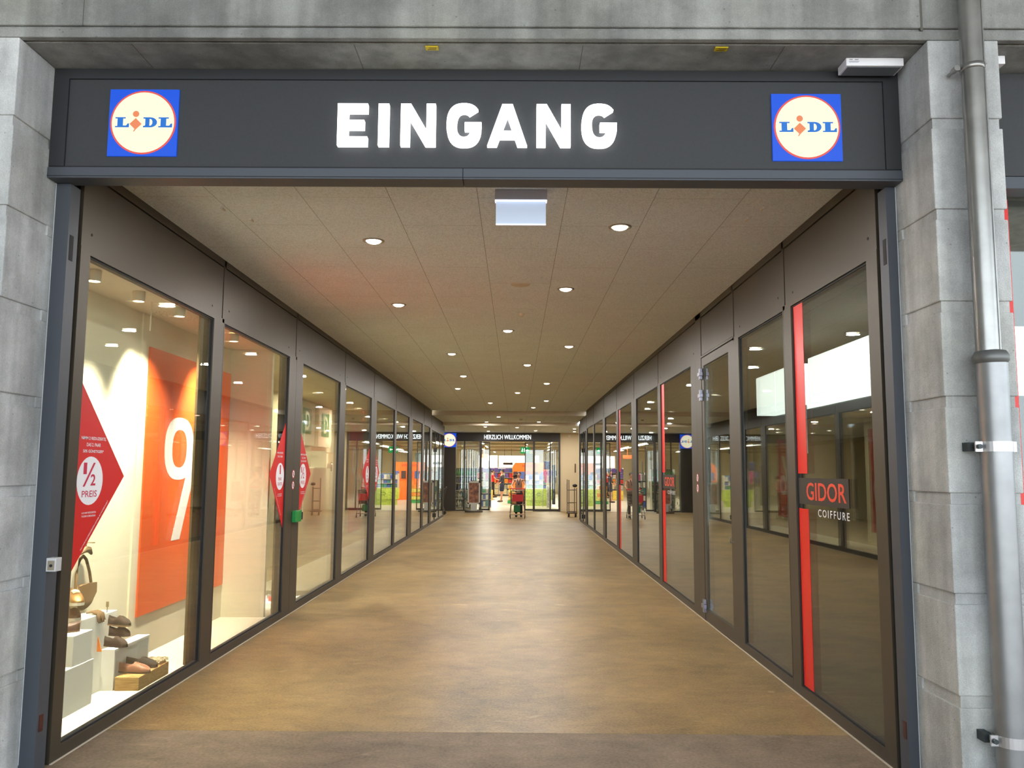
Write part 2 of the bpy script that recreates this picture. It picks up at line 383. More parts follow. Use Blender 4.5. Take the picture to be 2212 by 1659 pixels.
# ------------------------------------------------------------------ entrance sign
sg = thing('entrance_sign', (-.25, YS, 3.3), 'long anthracite sign box reading EINGANG between the concrete piers', 'sign')
mb = MB(); mb.box(RL + .003, RR - .003, YS + .012, 4.69, 3.372, 3.955)
mb.build('sign_box', SIGNM, sg)
mb = MB(); mb.box(RL + .003, -2.60, YS, YS + .02, 3.372, 3.955); mb.box(2.10, RR - .003, YS, YS + .02, 3.372, 3.955); mb.box(-2.60, 2.10, YS, YS + .02, 3.895, 3.955)
mb.build('sign_frame', mat('anthracite_edge', (38, 40, 44), .55, .1), sg)
mb = MB(); mb.bbox(RL + .003, -.3135, YS - .008, 4.69, 3.30, 3.364, .003); mb.bbox(-.3115, RR - .003, YS - .008, 4.69, 3.30, 3.364, .003)
mb.build('lower_rail', STEEL, sg)
mb = MB(); mb.box(RL + .003, RR - .003, YS + .004, 4.68, 3.362, 3.374); mb.box(RL + .003, RR - .003, YS - .0095, YS - .007, 3.309, 3.313)
mb.build('shadow_gap', BLACK, sg)
# letters of EINGANG, drawn in a 1 x 1 cell
def letterE(w, h, t): return [[(0, 0), (w, 0), (w, t), (t * 1.18, t), (t * 1.18, (h - t) / 2), (w * .89, (h - t) / 2), (w * .89, (h + t) / 2), (t * 1.18, (h + t) / 2), (t * 1.18, h - t), (w, h - t), (w, h), (0, h)]]
def letterN(w, h, t): return [[(0, 0), (t, 0), (t, h * .62), (w - t * 1.12, 0), (w, 0), (w, h), (w - t, h), (w - t, h * .38), (t * 1.12, h), (0, h)]]
def letterG(w, h, t):
    def sc(cx_, cy_, rx, ry, a0, a1, n=22): return [(cx_ + math.copysign(abs(math.cos(a)) ** .8, math.cos(a)) * rx, cy_ + math.copysign(abs(math.sin(a)) ** .8, math.sin(a)) * ry) for a in [math.radians(a0 + (a1 - a0) * i / n) for i in range(n + 1)]]
    o = sc(w / 2, h / 2, w / 2, h / 2 + .004, 40, 348, 34)
    i = sc(w / 2, h / 2, w / 2 - t * 1.12, h / 2 - t, 312, 48, 26)
    bar = [(w, h * .56), (w * .52, h * .56), (w * .52, h * .56 - t * .92), (w - t * 1.15, h * .56 - t * .92)]
    return [o + bar + i]
def letterA(w, h, t): return [[(0, 0), (t * 1.17, 0), (w * .29, h * .17), (w * .71, h * .17), (w - t * 1.17, 0), (w, 0), (w * .635, h), (w * .375, h)]]
EX = lambda z: -1.035 + (z - 88) / 2022 * 1.60       # pixel column of the close-up -> x
lets = [('E', 90, 308), ('I', 386, 462), ('N', 548, 800), ('G', 880, 1132), ('A', 1174, 1462), ('N', 1530, 1776), ('G', 1856, 2110)]
hL, tL, zL = .248, .052, 3.493
for ch, a, b in lets:
    x0, x1 = EX(a), EX(b); w = x1 - x0; fr = ((x0, YS + .011, zL), (1, 0, 0), (0, 0, 1), (0, -1, 0)); mb = MB()
    if ch == 'A':
        outer = [(0, 0), (w * .22, 0), (w * .295, hL * .17), (w * .705, hL * .17), (w * .78, 0), (w, 0), (w * .635, hL), (w * .375, hL)]
        # two legs, bar and a split apex leave the triangular counter open
        mb.prism([(0, 0), (w * .24, 0), (w * .51, hL * .70), (w * .51, hL), (w * .375, hL)], fr, .035)
        mb.prism([(w, 0), (w * .76, 0), (w * .51, hL * .70), (w * .51, hL), (w * .635, hL)], fr, .035)
        mb.prism([(w * .27, hL * .18), (w * .73, hL * .18), (w * .67, hL * .36), (w * .33, hL * .36)], fr, .0345)
    else:
        polys = {'E': letterE, 'N': letterN, 'G': letterG}[ch](w, hL, tL) if ch != 'I' else [[(0, 0), (w, 0), (w, hL), (0, hL)]]
        for p in polys: mb.prism(p, fr, .035)
    mb.build('letter', LITW, sg)

def slab_L(w, h): return [(0, 0), (w, 0), (w, h * .38), (w * .90, h * .38), (w * .80, h * .17), (w * .56, h * .17), (w * .56, h * .88), (w * .74, h * .88), (w * .74, h), (0, h), (0, h * .88), (w * .16, h * .88), (w * .16, h * .12), (0, h * .12)]
def logo(x0, z0, s, y, label, em, flat=False):
    t = thing('logo_sign', (x0 + s / 2, y, z0), label, 'sign')
    fr = ((x0, y, z0), (1, 0, 0), (0, 0, 1), (0, -1, 0)); d = s * .025
    cb = mat('logo_blue_lit', (0, 30, 90), .5, emit=em * .85, ecol=(0, 84, 226)); cy_ = mat('logo_yellow_lit', (90, 84, 60), .5, emit=em, ecol=(255, 249, 214))
    cr = mat('logo_red_lit', (90, 20, 20), .5, emit=em * .8, ecol=(240, 90, 80)); co = mat('logo_orange_lit', (90, 45, 20), .5, emit=em * .85, ecol=(240, 140, 95))
    cl = mat('logo_letter_blue', (10, 40, 90), .5, emit=em * .8, ecol=(20, 120, 215))
    MB().prism([(0, 0), (s, 0), (s, s), (0, s)], fr, d).build('panel', cb, t)
    f2 = ((x0, y - d, z0), (1, 0, 0), (0, 0, 1), (0, -1, 0))
    MB().prism(circle(s / 2, s / 2, s * .477, n=48), f2, .0015).build('ring', cr, t)
    MB().prism(circle(s / 2, s / 2, s * .452, n=48), f2, .003).build('disc', cy_, t)
    f3 = ((x0, y - d - .003, z0), (1, 0, 0), (0, 0, 1), (0, -1, 0)); q = s
    def sh(poly, ox, oz): return [(a + ox, b + oz) for a, b in poly]
    MB().prism(sh(slab_L(q * .20, q * .15), q * .10, q * .425), f3, .0015).build('letter', cl, t)
    MB().prism(sh(slab_L(q * .20, q * .15), q * .725, q * .425), f3, .0015).build('letter', cl, t)
    dw, dh, ox, oz = q * .20, q * .15, q * .505, q * .425; n = 10
    outer = [(0, 0)] + [(dw * .5 + dw * .5 * math.sin(math.pi * i / n), dh * .5 - dh * .5 * math.cos(math.pi * i / n)) for i in range(n + 1)] + [(0, dh), (0, dh * .88), (dw * .15, dh * .88), (dw * .15, dh * .12), (0, dh * .12)]
    inner = [(dw * .45, dh * .16)] + [(dw * .50 + dw * .17 * math.sin(math.pi * i / n), dh * .5 - dh * .34 * math.cos(math.pi * i / n)) for i in range(n + 1)] + [(dw * .45, dh * .84), (dw * .45, dh * .80), (dw * .45, dh * .7), (dw * .45, dh * .3), (dw * .45, dh * .2)]
    MB().ringprism(sh(outer, ox, oz), sh(inner, ox, oz), f3, .0015).build('letter', cl, t)
    MB().prism(circle(q * .395, q * .625, q * .046, n=20), f3, .0016).build('letter_dot', co, t)
    c0, c1, r = q * .395, q * .475, q * .087
    MB().prism([(c0, c1 - r), (c0 + r, c1), (c0, c1 + r), (c0 - r, c1)], f3, .0017).prism([(c0 - .1 * r, c1 - r * .8), (c0 - .35 * r, c1 - r * 1.3), (c0 - .2 * r, c1 - r * 1.3), (c0 + .1 * r, c1 - r * .9)], f3, .0016).build('letter_diamond', co, t)
    return t
logo(-2.357, 3.433, .398, YS + .011, 'lit square logo panel at the left end of the entrance sign', .95)
logo(1.457, 3.421, .398, YS + .011, 'lit square logo panel at the right end of the entrance sign', .95)

# ------------------------------------------------------------------ steel gate posts at the opening
for sd, xo, xi, lab in (('L', RL, XL, 'left'), ('R', RR, XR, 'right')):
    s = 1 if sd == 'L' else -1
    t = thing('gate_post', ((xo + xi) / 2, YP, 0), 'dark steel guide post against the %s concrete reveal' % lab, 'post')
    MB().box(xo + s * .003, xi, YP, YP + .105, 0, 3.298).build('post', STEEL, t)
    MB().box(xo + s * .003, xo + s * .006, YP - .004, YP, 0.05, 3.298).build('sealant', mat('white_sealant', (200, 205, 208)), t)
    MB().box(xo + s * .003, xi - s * .03, YP + .105, YP + .145, 0, 3.298).build('guide_slot', BLACK, t)
    z0, z1 = 2.875, 2.96 if sd == 'L' else 3.03
    MB().box(xi, xi + s * .002, YP + .02, YP + .06, 2.85, 3.0).build('lock_slot', BLACK, t)
    MB().box(xi, xi + s * .002, YP + .02, YP + .06, .215, .305).build('reflector', mat('dark_red_reflector', (60, 12, 20), .3), t)
t = thing('key_switch', (-2.57, 4.645, 1.08), 'small grey key switch box on the left gate post', 'switch')
MB().bbox(-2.5998, -2.545, 4.64, 4.70, 1.08, 1.155, .003).build('housing', mat('grey_plastic', (190, 192, 195), .4), t)
MB().box(-2.59, -2.553, 4.6385, 4.6405, 1.088, 1.14).build('face_plate', mat('silver_plate', (150, 140, 120), .4, .5), t)
mb = MB(); mb.prism(circle(0, 0, .008, n=14), ((-2.571, 4.6385, 1.113), (1, 0, 0), (0, 0, 1), (0, -1, 0)), .003); mb.build('keyhole', BLACK, t)

# ------------------------------------------------------------------ shop fronts
def bay(sd, n, y0, y1, m0, m1, label, glass=GLASS, door=False, zc=HCEIL, wide=False):
    """one glazed bay: glass from y0 to y1; the post stands beyond it from y1 to m1 (m0 = start of the bay's own frame)"""
    X = XL if sd == 'L' else XR; s = 1 if sd == 'L' else -1      # s points into the passage
    nm = ('door_%d' if door else 'window_%d') % n
    t = thing(nm, (X, (y0 + y1) / 2, 0), label, 'door' if door else 'shop window', kind='structure')
    a, b = m0, m1
    mb = MB()
    mb.box(X, X - s * .055, a, b, 0, SILL)                       # sill rail
    mb.box(X, X - s * .055, a, y0, SILL, HEAD); mb.box(X, X - s * .055, y1, b - .004, SILL, HEAD)
    mb.box(X, X - s * .055, a, b - .004, HEAD, HEAD + .035)
    mb.box(X, X - s * .055, b - .045 if b - y1 > .1 else y1, b - .004, HEAD, zc)
    mb.box(X, X - s * .055, a, b, zc - .062, zc)
    mb.build('frame', FRAME, t)
    mb = MB(); mb.box(X - s * .004, X - s * .03, a + .004, (b - .057 if b - y1 > .1 else y1 - .012), HEAD + .037, zc - .072)
    mb.build('header_panel', FRAME, t)
    for yy in (a + .25, b - .3): pass
    MB().box(X - s * .05, X - s * .09, a, b, HEAD, zc).build('backing_sheet', BLACK, t)
    mb = MB()
    for c, e in ((y0, y0 + .012), (y1 - .014, y1)): mb.box(X - s * .012, X - s * .05, c, e, SILL, HEAD)
    mb.box(X - s * .012, X - s * .05, y0, y1, SILL, SILL + .012); mb.box(X - s * .012, X - s * .05, y0, y1, HEAD - .012, HEAD)
    mb.build('gasket', BLACK, t)
    MB().box(X - s * .018, X - s * .044, y0 + .002, y1 - .002, SILL + .002, HEAD - .002).build('glass_pane', glass, t)
    if b - y1 > .1:                                             # deep post behind the glass
        MB().box(X - s * .056, X - s * .075, y1 - (.15 if n < 3 and sd == 'L' else 0), b - .02, 0.081 if n < 3 else .03, HEAD).build('inner_post', FRAMEIN, t)
    mb = MB()
    for yy, zz in ((a + .12, HEAD + .13), (y1 - .05, HEAD + .10)):
        mb.prism(circle(0, 0, .009, n=10), frame_at(sd, (X - s * .004, yy, zz)), .002)
    mb.build('screw', BLACK, t)
    return t
LB = [(4.91, 6.99, 4.80, 7.23), (7.245, 9.38, 7.232, 9.68), (9.985, 12.14, 9.682, 12.50), (12.53, 14.80, 12.502, 15.08), (15.35, 17.68, 15.082, 17.90),
      (17.93, 20.09, 17.902, 20.42), (20.75, 22.95, 20.422, 23.33), (23.36, 24.97, 23.332, 25.45)]
LN = ['first shop window on the left, nearest the street, with shoe display', 'second shop window on the left, behind it the end of the orange banner', 'third shop window on the left, green letter panels behind it',
      'fourth shop window on the left, red half diamond at its far edge', 'fifth shop window on the left, red half diamond at its near edge', 'sixth shop window from the street on the left side',
      'seventh shop window from the street on the left side', 'eighth shop window from the street on the left side']
for i, (a, (y0, y1, m0, m1)) in enumerate(zip(LN, LB)): bay('L', i + 1, y0, y1, m0, m1, a)
RB = [(4.95, 6.345, 4.80, 6.53), (6.545, 7.87, 6.532, 8.08), None, (10.05, 12.20, 9.76, 12.42), (12.44, 14.69, 12.422, 14.98), (15.28, 17.28, 14.982, 17.58),
      (17.62, 19.88, 17.582, 20.14), (20.4, 22.70, 20.142, 22.90), (22.92, 25.0, 22.902, 25.18)]
RN = ['first glass pane on the right, nearest the street, with the black lettering box', 'second glass pane on the right, between the lettering pane and the glass door', None, 'glass pane just beyond the hinge post of the right door',
      'second glass pane beyond the right door', 'third glass pane beyond the right door', 'reddish filmed glass pane on the right side', 'fifth glass pane beyond the right door', 'sixth glass pane beyond the right door']
k = 9
for l, r in zip(RN, RB):
    if r is None: continue
    bay('R', k, r[0], r[1], r[2], r[3], l, glass=GLASSP if 'reddish' in l else GLASSR); k += 1
# wall ends with doors, lower ceiling
def plain_front(sd, nm, y0, y1, label, hinge, leaf):
    X = XL if sd == 'L' else XR; s = 1 if sd == 'L' else -1; zc = 3.36
    t = thing(nm, (X, (y0 + y1) / 2, 0), label, 'door', kind='structure')
    mb = MB(); mb.box(X, X - s * .055, y0, y1, 0, .09); mb.box(X, X - s * .055, y0, y1, 2.9, zc)
    for y in (y0, leaf[0], leaf[1], y1 - .07): mb.box(X, X - s * .055, y, y + .07, .09, 2.9)
    mb.build('frame', FRAME, t)
    MB().box(X - s * .018, X - s * .044, y0 + .07, y1 - .07, .09, 2.9).build('glass_pane', GLASS, t)
    mb = MB()
    for z in (.16, 2.25, 2.72): mb.box(X, X + s * .035, hinge, hinge + .05, z, z + .13)
    mb.build('hinge', BLACK, t)
    return t
plain_front('L', 'door_1', 25.452, 30.0, 'narrow glazed door at the far end of the left shop front', 26.75, (26.75, 28.2))
plain_front('R', 'door_2', 25.182, 27.74, 'narrow glazed door at the far end of the right shop front', 26.5, (25.5, 26.5))
# glass door of the hairdresser
t = thing('door_3', (XR, 8.8, 0), 'framed glass door with steel hinges in the right shop front', 'door', kind='structure')
mb = MB(); mb.box(XR, XR + .055, 9.48, 9.758, 0, HCEIL); mb.box(XR, XR + .055, 8.082, 9.758, HCEIL - .062, HCEIL); mb.box(XR, XR + .055, 8.082, 9.48, 2.965, 2.985)
mb.build('frame', FRAME, t)
MB().box(XR + .004, XR + .03, 8.09, 9.46, 2.99, 3.425).build('header_panel', FRAME, t)
MB().box(XR + .05, XR + .09, 8.082, 9.758, 2.965, HCEIL).build('backing_sheet', BLACK, t)
mb = MB(); mb.box(XR + .004, XR + .05, 8.09, 8.275, .01, 2.955); mb.box(XR + .004, XR + .05, 9.37, 9.472, .01, 2.955); mb.box(XR + .004, XR + .05, 8.275, 9.37, .01, .135); mb.box(XR + .004, XR + .05, 8.275, 9.37, 2.86, 2.955)
lf = mb.build('door_leaf', FRAME, t)
MB().box(XR + .018, XR + .044, 8.28, 9.365, .137, 2.858).build('glass_pane', GLASSR, lf)
hm = mat('hinge_steel', (150, 150, 165), .35, .7)
for z0, z1 in ((2.71, 2.835), (2.465, 2.588), (.096, .234)):
    mb = MB(); y = 9.475; d = (z1 - z0) / 3
    mb.box(XR - .028, XR, y - .055, y + .01, z0, z0 + d * .9); mb.box(XR - .036, XR, y - .07, y + .045, z0 + d, z0 + d * 1.9); mb.box(XR - .028, XR, y - .055, y + .01, z0 + d * 2, z1)
    mb.build('hinge', hm, t)
mb = MB(); mb.tube([(XR + .004, 8.2, .97), (XR - .03, 8.2, .97), (XR - .03, 8.2, 1.02)], .008, 8); mb.build('handle', CHROME, lf)
mb = MB(); mb.tube([(3.0, 8.55, 2.35), (3.0, 8.55, 1.85)], .01, 8); mb.build('pull_bar', CHROME, lf)
# white sealing joints along both shop fronts
struct('trim_2', MB().box(XL, XL + .012, 4.80, 29.9, 0, .004), mat('pale_joint', (190, 180, 165)), 'pale sealing joint between floor and left shop front', 'joint')
struct('trim_3', MB().box(XR - .012, XR, 4.80, 27.7, 0, .004), _M['pale_joint'], 'pale sealing joint between floor and right shop front', 'joint')

# ------------------------------------------------------------------ downlights
RING = mat('downlight_ring', (150, 145, 138), .35, .6); LENS = mat('downlight_lens', (255, 244, 225), .5, emit=9, ecol=(255, 236, 205))
dls = [(-1.165, 6.532), (.778, 6.119), (-1.329, 9.12), (.496, 8.273), (-.119, 10.802), (.776, 12.156), (-1.032, 13.006), (.186, 14.333), (-1.043, 16.089),
       (.639, 17.374), (-1.326, 18.568), (.026, 19.482), (-.714, 22.467), (.786, 21.694), (.493, 24.023)]
low = [(-.562, 26.103, 3.36), (-1.041, 28.863, 3.36), (.783, 28.681, 3.36), (-1.125, 30.0, 3.25), (.03, 30.341, 3.25), (2.19, 31.087, 3.25), (2.343, 33.257, 3.25), (-1.123, 33.302, 3.25), (.765, 32.688, 3.25)]
WARM = (1.0, .97, .93)
def rowname(i, n): return ['nearest', 'second', 'third', 'fourth', 'fifth', 'sixth', 'seventh', 'eighth', 'ninth', 'tenth', 'eleventh', 'twelfth', 'thirteenth', 'fourteenth', 'fifteenth'][i]
first = None
allp = [(x, y, HCEIL) for x, y in sorted(dls, key=lambda p: p[1])] + sorted(low, key=lambda p: p[1])
for i, (x, y, z) in enumerate(allp):
    if first is None:
        first = thing('downlight', (x, y, z), '', 'downlight')
        MB().lathe([(.062, -.0005), (.064, -.006), (.076, -.008), (.086, -.005), (.088, 0)], (x, y, z), 28).build('ring', RING, first)
        MB().lathe([(.0, -.026), (.03, -.023), (.052, -.014), (.063, -.001)], (x, y, z), 28).build('lens', LENS, first)
        spot(first, 'lamp', (x, y, z - .032), 31, .12, WARM)
        t = first
    else:
        t = copy_tree(first); t.location = (x, y, z)
    side = 'left' if x < -.5 else ('right' if x > .4 else 'middle')
    if z == HCEIL:
        lab = 'round recessed downlight, %s to the street in the passage ceiling' % rowname(i, 0) if i == 0 else 'round recessed downlight in the passage ceiling, %s from the street, %s side' % (rowname(i, 0), side)
        g = 'downlights in the passage ceiling'
    else:
        lab = 'small round downlight in the lowered ceiling near the supermarket, %s, %s of its row' % (side, rowname(i - 15, 0)); g = 'downlights near the supermarket'
    tag(t, lab, 'downlight', g)
# flush ceiling devices
t = tag(MB().lathe([(0, -.012), (.03, -.012), (.09, -.008), (.10, 0)], (.032, 8.07, HCEIL), 28).build('ceiling_speaker', mat('beige_plastic', (205, 192, 175), .6)), 'flat round beige cover in the ceiling beyond the sign panel', 'speaker')
t = tag(MB().lathe([(0, -.03), (.02, -.03), (.03, -.01), (.045, 0)], (.051, 9.63, HCEIL), 20).build('smoke_detector', _M['beige_plastic']), 'small round detector in the ceiling, farther than the flat cover', 'detector')
t = tag(MB().lathe([(0, -.05), (.03, -.05), (.05, -.02), (.055, 0)], (.15, 27.2, 3.36), 20).build('smoke_detector', _M['beige_plastic']), 'tiny detector under the lowered ceiling before the supermarket', 'detector')
# hanging light panel
t = thing('lit_sign', (.03, 5.32, 3.27), 'blank blue-white lit acrylic panel hanging behind the entrance sign', 'sign')
MB().bbox(-.15, .195, 5.29, 5.35, 3.43, 3.5, .004).build('housing', mat('pale_lilac_housing', (175, 175, 190), .5), t)
MB().box(-.143, .188, 5.315, 5.325, 3.272, 3.43).build('acrylic_panel', mat('lit_panel', (190, 205, 225), .4, emit=.42, ecol=(195, 212, 240)), t)
mb = MB(); mb.box(-.143, .188, 5.312, 5.328, 3.268, 3.273); mb.box(-.15, .195, 5.288, 5.352, 3.426, 3.43); mb.build('bright_edge', mat('lit_edge', (235, 240, 255), .4, emit=1.0), t)
# tiny cable hooks stuck in the near ceiling
for i, (x, y) in enumerate([(-2.10, 5.72), (-1.98, 5.98), (1.68, 5.9), (1.72, 5.66)]):
    tag(MB().box(x - .006, x + .006, y - .03, y + .03, 3.488, 3.4999).build('ceiling_clip', mat('grey_clip', (215, 208, 198))), ['outer', 'inner', 'inner', 'outer'][i] + ' small grey clip in the ceiling near the %s shop front' % ('left' if x < 0 else 'right'), 'clip')

# ------------------------------------------------------------------ drain pipe
t = thing('downpipe', (2.365, 4.12, 0), 'galvanised downpipe standing in front of the right concrete pier', 'pipe')
MB().tube([(2.365, 4.12, 2.23), (2.365, 4.12, 5.6)], .054, 28).build('upper_pipe', ZINC, t)
MB().tube([(2.412, 4.088, 2.25), (2.412, 4.088, 5.6)], .0045, 8).build('seam', ZINC, t)
MB().tube([(2.381, 4.12, 0), (2.381, 4.12, 2.235)], .072, 28).build('lower_pipe', ZINC2, t)
MB().lathe([(.072, 2.20), (.083, 2.215), (.085, 2.235), (.07, 2.262), (.055, 2.266)], (2.379, 4.12, 0), 28).build('collar', mat('dark_zinc', (110, 112, 112), .5, .6), t)
MB().lathe([(.054, 3.735), (.060, 3.737), (.061, 3.765), (.054, 3.768)], (2.365, 4.12, 0), 28).tube([(2.31, 4.13, 3.75), (2.285, 4.13, 3.75), (2.283, 4.2, 3.75)], .009, 8).tube([(2.283, 4.11, 3.75), (2.283, 4.15, 3.75)], .016, 10).build('clamp', ZINC, t)
for z in (1.785, .385):
    mb = MB().lathe([(.072, z - .025), (.076, z - .025), (.076, z + .025), (.072, z + .025)], (2.381, 4.12, 0), 28, False)
    mb.box(2.272, 2.31, 4.105, 4.115, z - .025, z + .025).box(2.452, 2.475, 4.105, 4.115, z - .025, z + .025)
    mb.build('clamp', mat('bright_clamp', (205, 205, 208), .35, .8), t)
    mb = MB().tube([(2.286, 4.09, z), (2.286, 4.215, z)], .007, 8).tube([(2.286, 4.085, z), (2.286, 4.106, z)], .012, 8)
    mb.build('bolt', mat('dark_bolt', (60, 68, 70), .5, .5), t)
    MB().box(2.265, 2.30, 4.15, 4.216, z - .022, z + .022).build('standoff', _M['dark_bolt'], t)
tag(MB().box(-2.75, RL - .02, 4.12, 4.215, 0, .05).box(-4.8, -2.70, 4.14, 4.215, 0, .03).build('pier_base_strip', mat('dark_strip', (70, 72, 74), .6)), 'dark metal strip at the foot of the left pier', 'strip')

# ------------------------------------------------------------------ next bay to the right of the pier
t = thing('neighbour_sign', (4.5, YS, 3.26), 'plain anthracite fascia of the next bay, right of the narrow pier', 'sign')
MB().box(2.572, 6.4, YS + .012, 4.7, 3.34, 3.95).build('fascia', SIGNM, t)
MB().box(2.572, 6.4, YS - .004, 4.7, 3.262, 3.33).build('lower_rail', STEEL, t)
t = thing('window_17', (4.4, 4.72, 0), 'street-side shop window right of the pier, cut by the photo edge', 'shop window', kind='structure')
MB().box(2.572, 6.4, 4.70, 4.76, 0, .1).box(6.3, 6.4, 4.70, 4.76, .1, 3.26).build('frame', FRAME, t)
MB().box(2.573, 6.3, 4.72, 4.745, .1, 3.262).build('glass_pane', GLASSR, t)
tag(MB().box(2.60, 2.868, 4.712, 4.719, .1, 3.25).build('window_strip', RED), 'red film strip on the street window behind the narrow pier', 'film strip')
struct('wall_right_street', MB().box(2.572, 2.66, 4.77, 5.05, 0, 3.26), CONC, 'return of the narrow pier toward the street window', 'wall')

# ================================================================== LEFT SHOP INTERIOR
zf = .08
struct('floor_display', MB().box(-3.4, -2.66, 4.80, 9.05, 0, zf), mat('glossy_cream_floor', (250, 243, 220), .3), 'raised cream display floor behind the first two left windows', 'display floor')
struct('wall_display', MB().box(-3.3, -3.145, 4.7, 6.66, 0, 2.96).box(-3.3, -3.15, 6.87, 9.05, 0, 2.96).box(-3.3, -3.165, 6.66, 6.87, 0, 2.96), CREAM, 'cream back wall of the shoe display', 'wall')
struct('wall_display_side', MB().box(-3.3, -2.67, 4.70, 4.79, 0, 2.96), CREAM, 'near end wall of the shoe display', 'wall')
struct('wall_display_end', MB().box(-3.3, -2.69, 9.02, 9.08, 0, 2.96), CREAM, 'cream cross wall closing the shoe display', 'wall')
mb = MB().box(-3.3, -2.66, 4.70, 6.655, 2.955, 3.02).box(-3.3, -2.66, 6.66, 9.08, 2.962, 3.03)
struct('ceiling_display', mb, mat('cream_ceiling', (232, 222, 200), .9), 'cream ceiling over the shoe display', 'ceiling')
struct('floor_left_shop', MB().box(-8.5, -2.66, 9.08, 30, 0, .02), mat('beige_shop_floor', (190, 172, 135), .25), 'beige floor of the left shop', 'floor')
struct('ceiling_left_shop', MB().box(-8.5, -2.69, 9.08, 30, 2.98, 3.05), mat('cream_shop_ceiling', (215, 200, 165), .9), 'cream ceiling of the left shop', 'ceiling')
CSW = mat('cream_shop_wall', (225, 212, 172), .9)
struct('wall_left_shop', MB().box(-4.25, -4.102, 9.08, 20.0, 0.02, 2.98), CSW, 'cream inner wall carrying the letter panels', 'wall')
struct('wall_left_shop_back', MB().box(-8.5, -8.4, 9.08, 29.9, 0.02, 2.98), CSW, 'cream back wall of the left shop', 'wall')
struct('wall_left_shop_end', MB().box(-8.5, -2.7, 29.9, 30, 0.02, 2.98), CSW, 'cream end wall of the left shop', 'wall')

CW = (1.0, .90, .72)
sp = None
for i, (x, y) in enumerate([(-2.80, 5.35), (-2.80, 6.0), (-2.74, 6.6), (-2.74, 7.9)]):
    z = 2.955
    if sp is None:
        sp = thing('track_spotlight', (x, y, z), '', 'spotlight')
        MB().lathe([(.045, 0), (.045, -.06), (.04, -.075)], (x, y, z), 18).build('housing', mat('cream_metal', (215, 200, 170), .5), sp)
        MB().lathe([(0, -.072), (.039, -.072)], (x, y, z), 18, False).build('lens', mat('spot_lens', (255, 240, 210), .5, emit=14, ecol=(255, 230, 190)), sp)
        spot(sp, 'lamp', (x, y, z - .085), 520, .03, CW, 74, (x - .14, y, 0), 1.0); t = sp
    else:
        t = copy_tree(sp); t.location = (x, y, z)
        lm = [c for c in t.children if c.type == 'LIGHT'][0]
        if i >= 2:
            lm.data = lm.data.copy(); lm.data.energy = 560; lm.data.spot_size = math.radians(84)
            lm.rotation_euler = (Vector((-3.12, y + .3, 1.75)) - Vector((x, y, z - .085))).to_track_quat('-Z', 'Y').to_euler()
    tag(t, ['spotlight above the shoe display, nearest the street', 'spotlight above the shoe display, second from the street', 'spotlight above the shoe display, beside the ceiling joint', 'spotlight behind the second left window'][i], 'spotlight', 'spotlights over the display')
t = thing('air_diffuser', (-2.92, 6.98, 2.962), 'round slotted air outlet in the display ceiling', 'vent')
MB().lathe([(0, -.004), (.24, -.004), (.25, 0)], (-2.90, 6.98, 2.962), 40).build('plate', _M['cream_ceiling'], t)
mb = MB()
for j, (r0, nn) in enumerate([(.05, 8), (.10, 14), (.15, 20), (.20, 26)]):
    for q in range(nn):
        a = 2 * math.pi * (q + .5 * j) / nn; ca, sa = math.cos(a), math.sin(a); cx_, cy_ = -2.90 + r0 * ca, 6.98 + r0 * sa; ta, tb = math.cos(a + .9), math.sin(a + .9)
        mb.add([(cx_ - .018 * ta - .003 * tb, cy_ - .018 * tb + .003 * ta, 2.957), (cx_ + .018 * ta - .003 * tb, cy_ + .018 * tb + .003 * ta, 2.957), (cx_ + .018 * ta + .003 * tb, cy_ + .018 * tb - .003 * ta, 2.957), (cx_ - .018 * ta + .003 * tb, cy_ - .018 * tb - .003 * ta, 2.957)], [(0, 1, 2, 3)])
mb.build('slot', mat('slot_shadow', (95, 80, 60)), t)['kind'] = 'stuff'
tag(MB().tube([(-2.86, 6.35, 2.95), (-2.86, 6.35, 2.72)], .006, 8).build('hanging_rod', _M['cream_metal']), 'thin rod hanging from the display ceiling', 'rod')

# banner with percent sign
t = thing('sale_banner', (-3.12, 8.0, .43), 'orange-red sale banner with a white percent sign on the display wall', 'banner')
ORG = mat('orange_banner_cloth', (242, 96, 32), .55)
MB().box(-3.149, -3.135, 6.99, 9.0, .425, 2.69).build('panel', ORG, t)
f = ((-3.135, 0, 0), (0, 1, 0), (0, 0, 1), (1, 0, 0))
def sup(cx_, cy_, rx, ry, n=32): return [(cx_ + math.copysign(abs(math.cos(a)) ** .8, math.cos(a)) * rx, cy_ + math.copysign(abs(math.sin(a)) ** .8, math.sin(a)) * ry) for a in [2 * math.pi * i / n for i in range(n)]]
PRW = mat('banner_white_print', (245, 240, 235), .6)
MB().ringprism(sup(7.70, 1.838, .325, .288), sup(7.70, 1.838, .165, .175), f, .0015).ringprism(sup(8.30, 1.29, .27, .285), sup(8.30, 1.29, .13, .17), f, .0015).prism([(7.60, 1.0), (7.79, 1.0), (8.32, 2.125), (8.13, 2.125)], f, .0014).build('percent_sign', PRW, t)

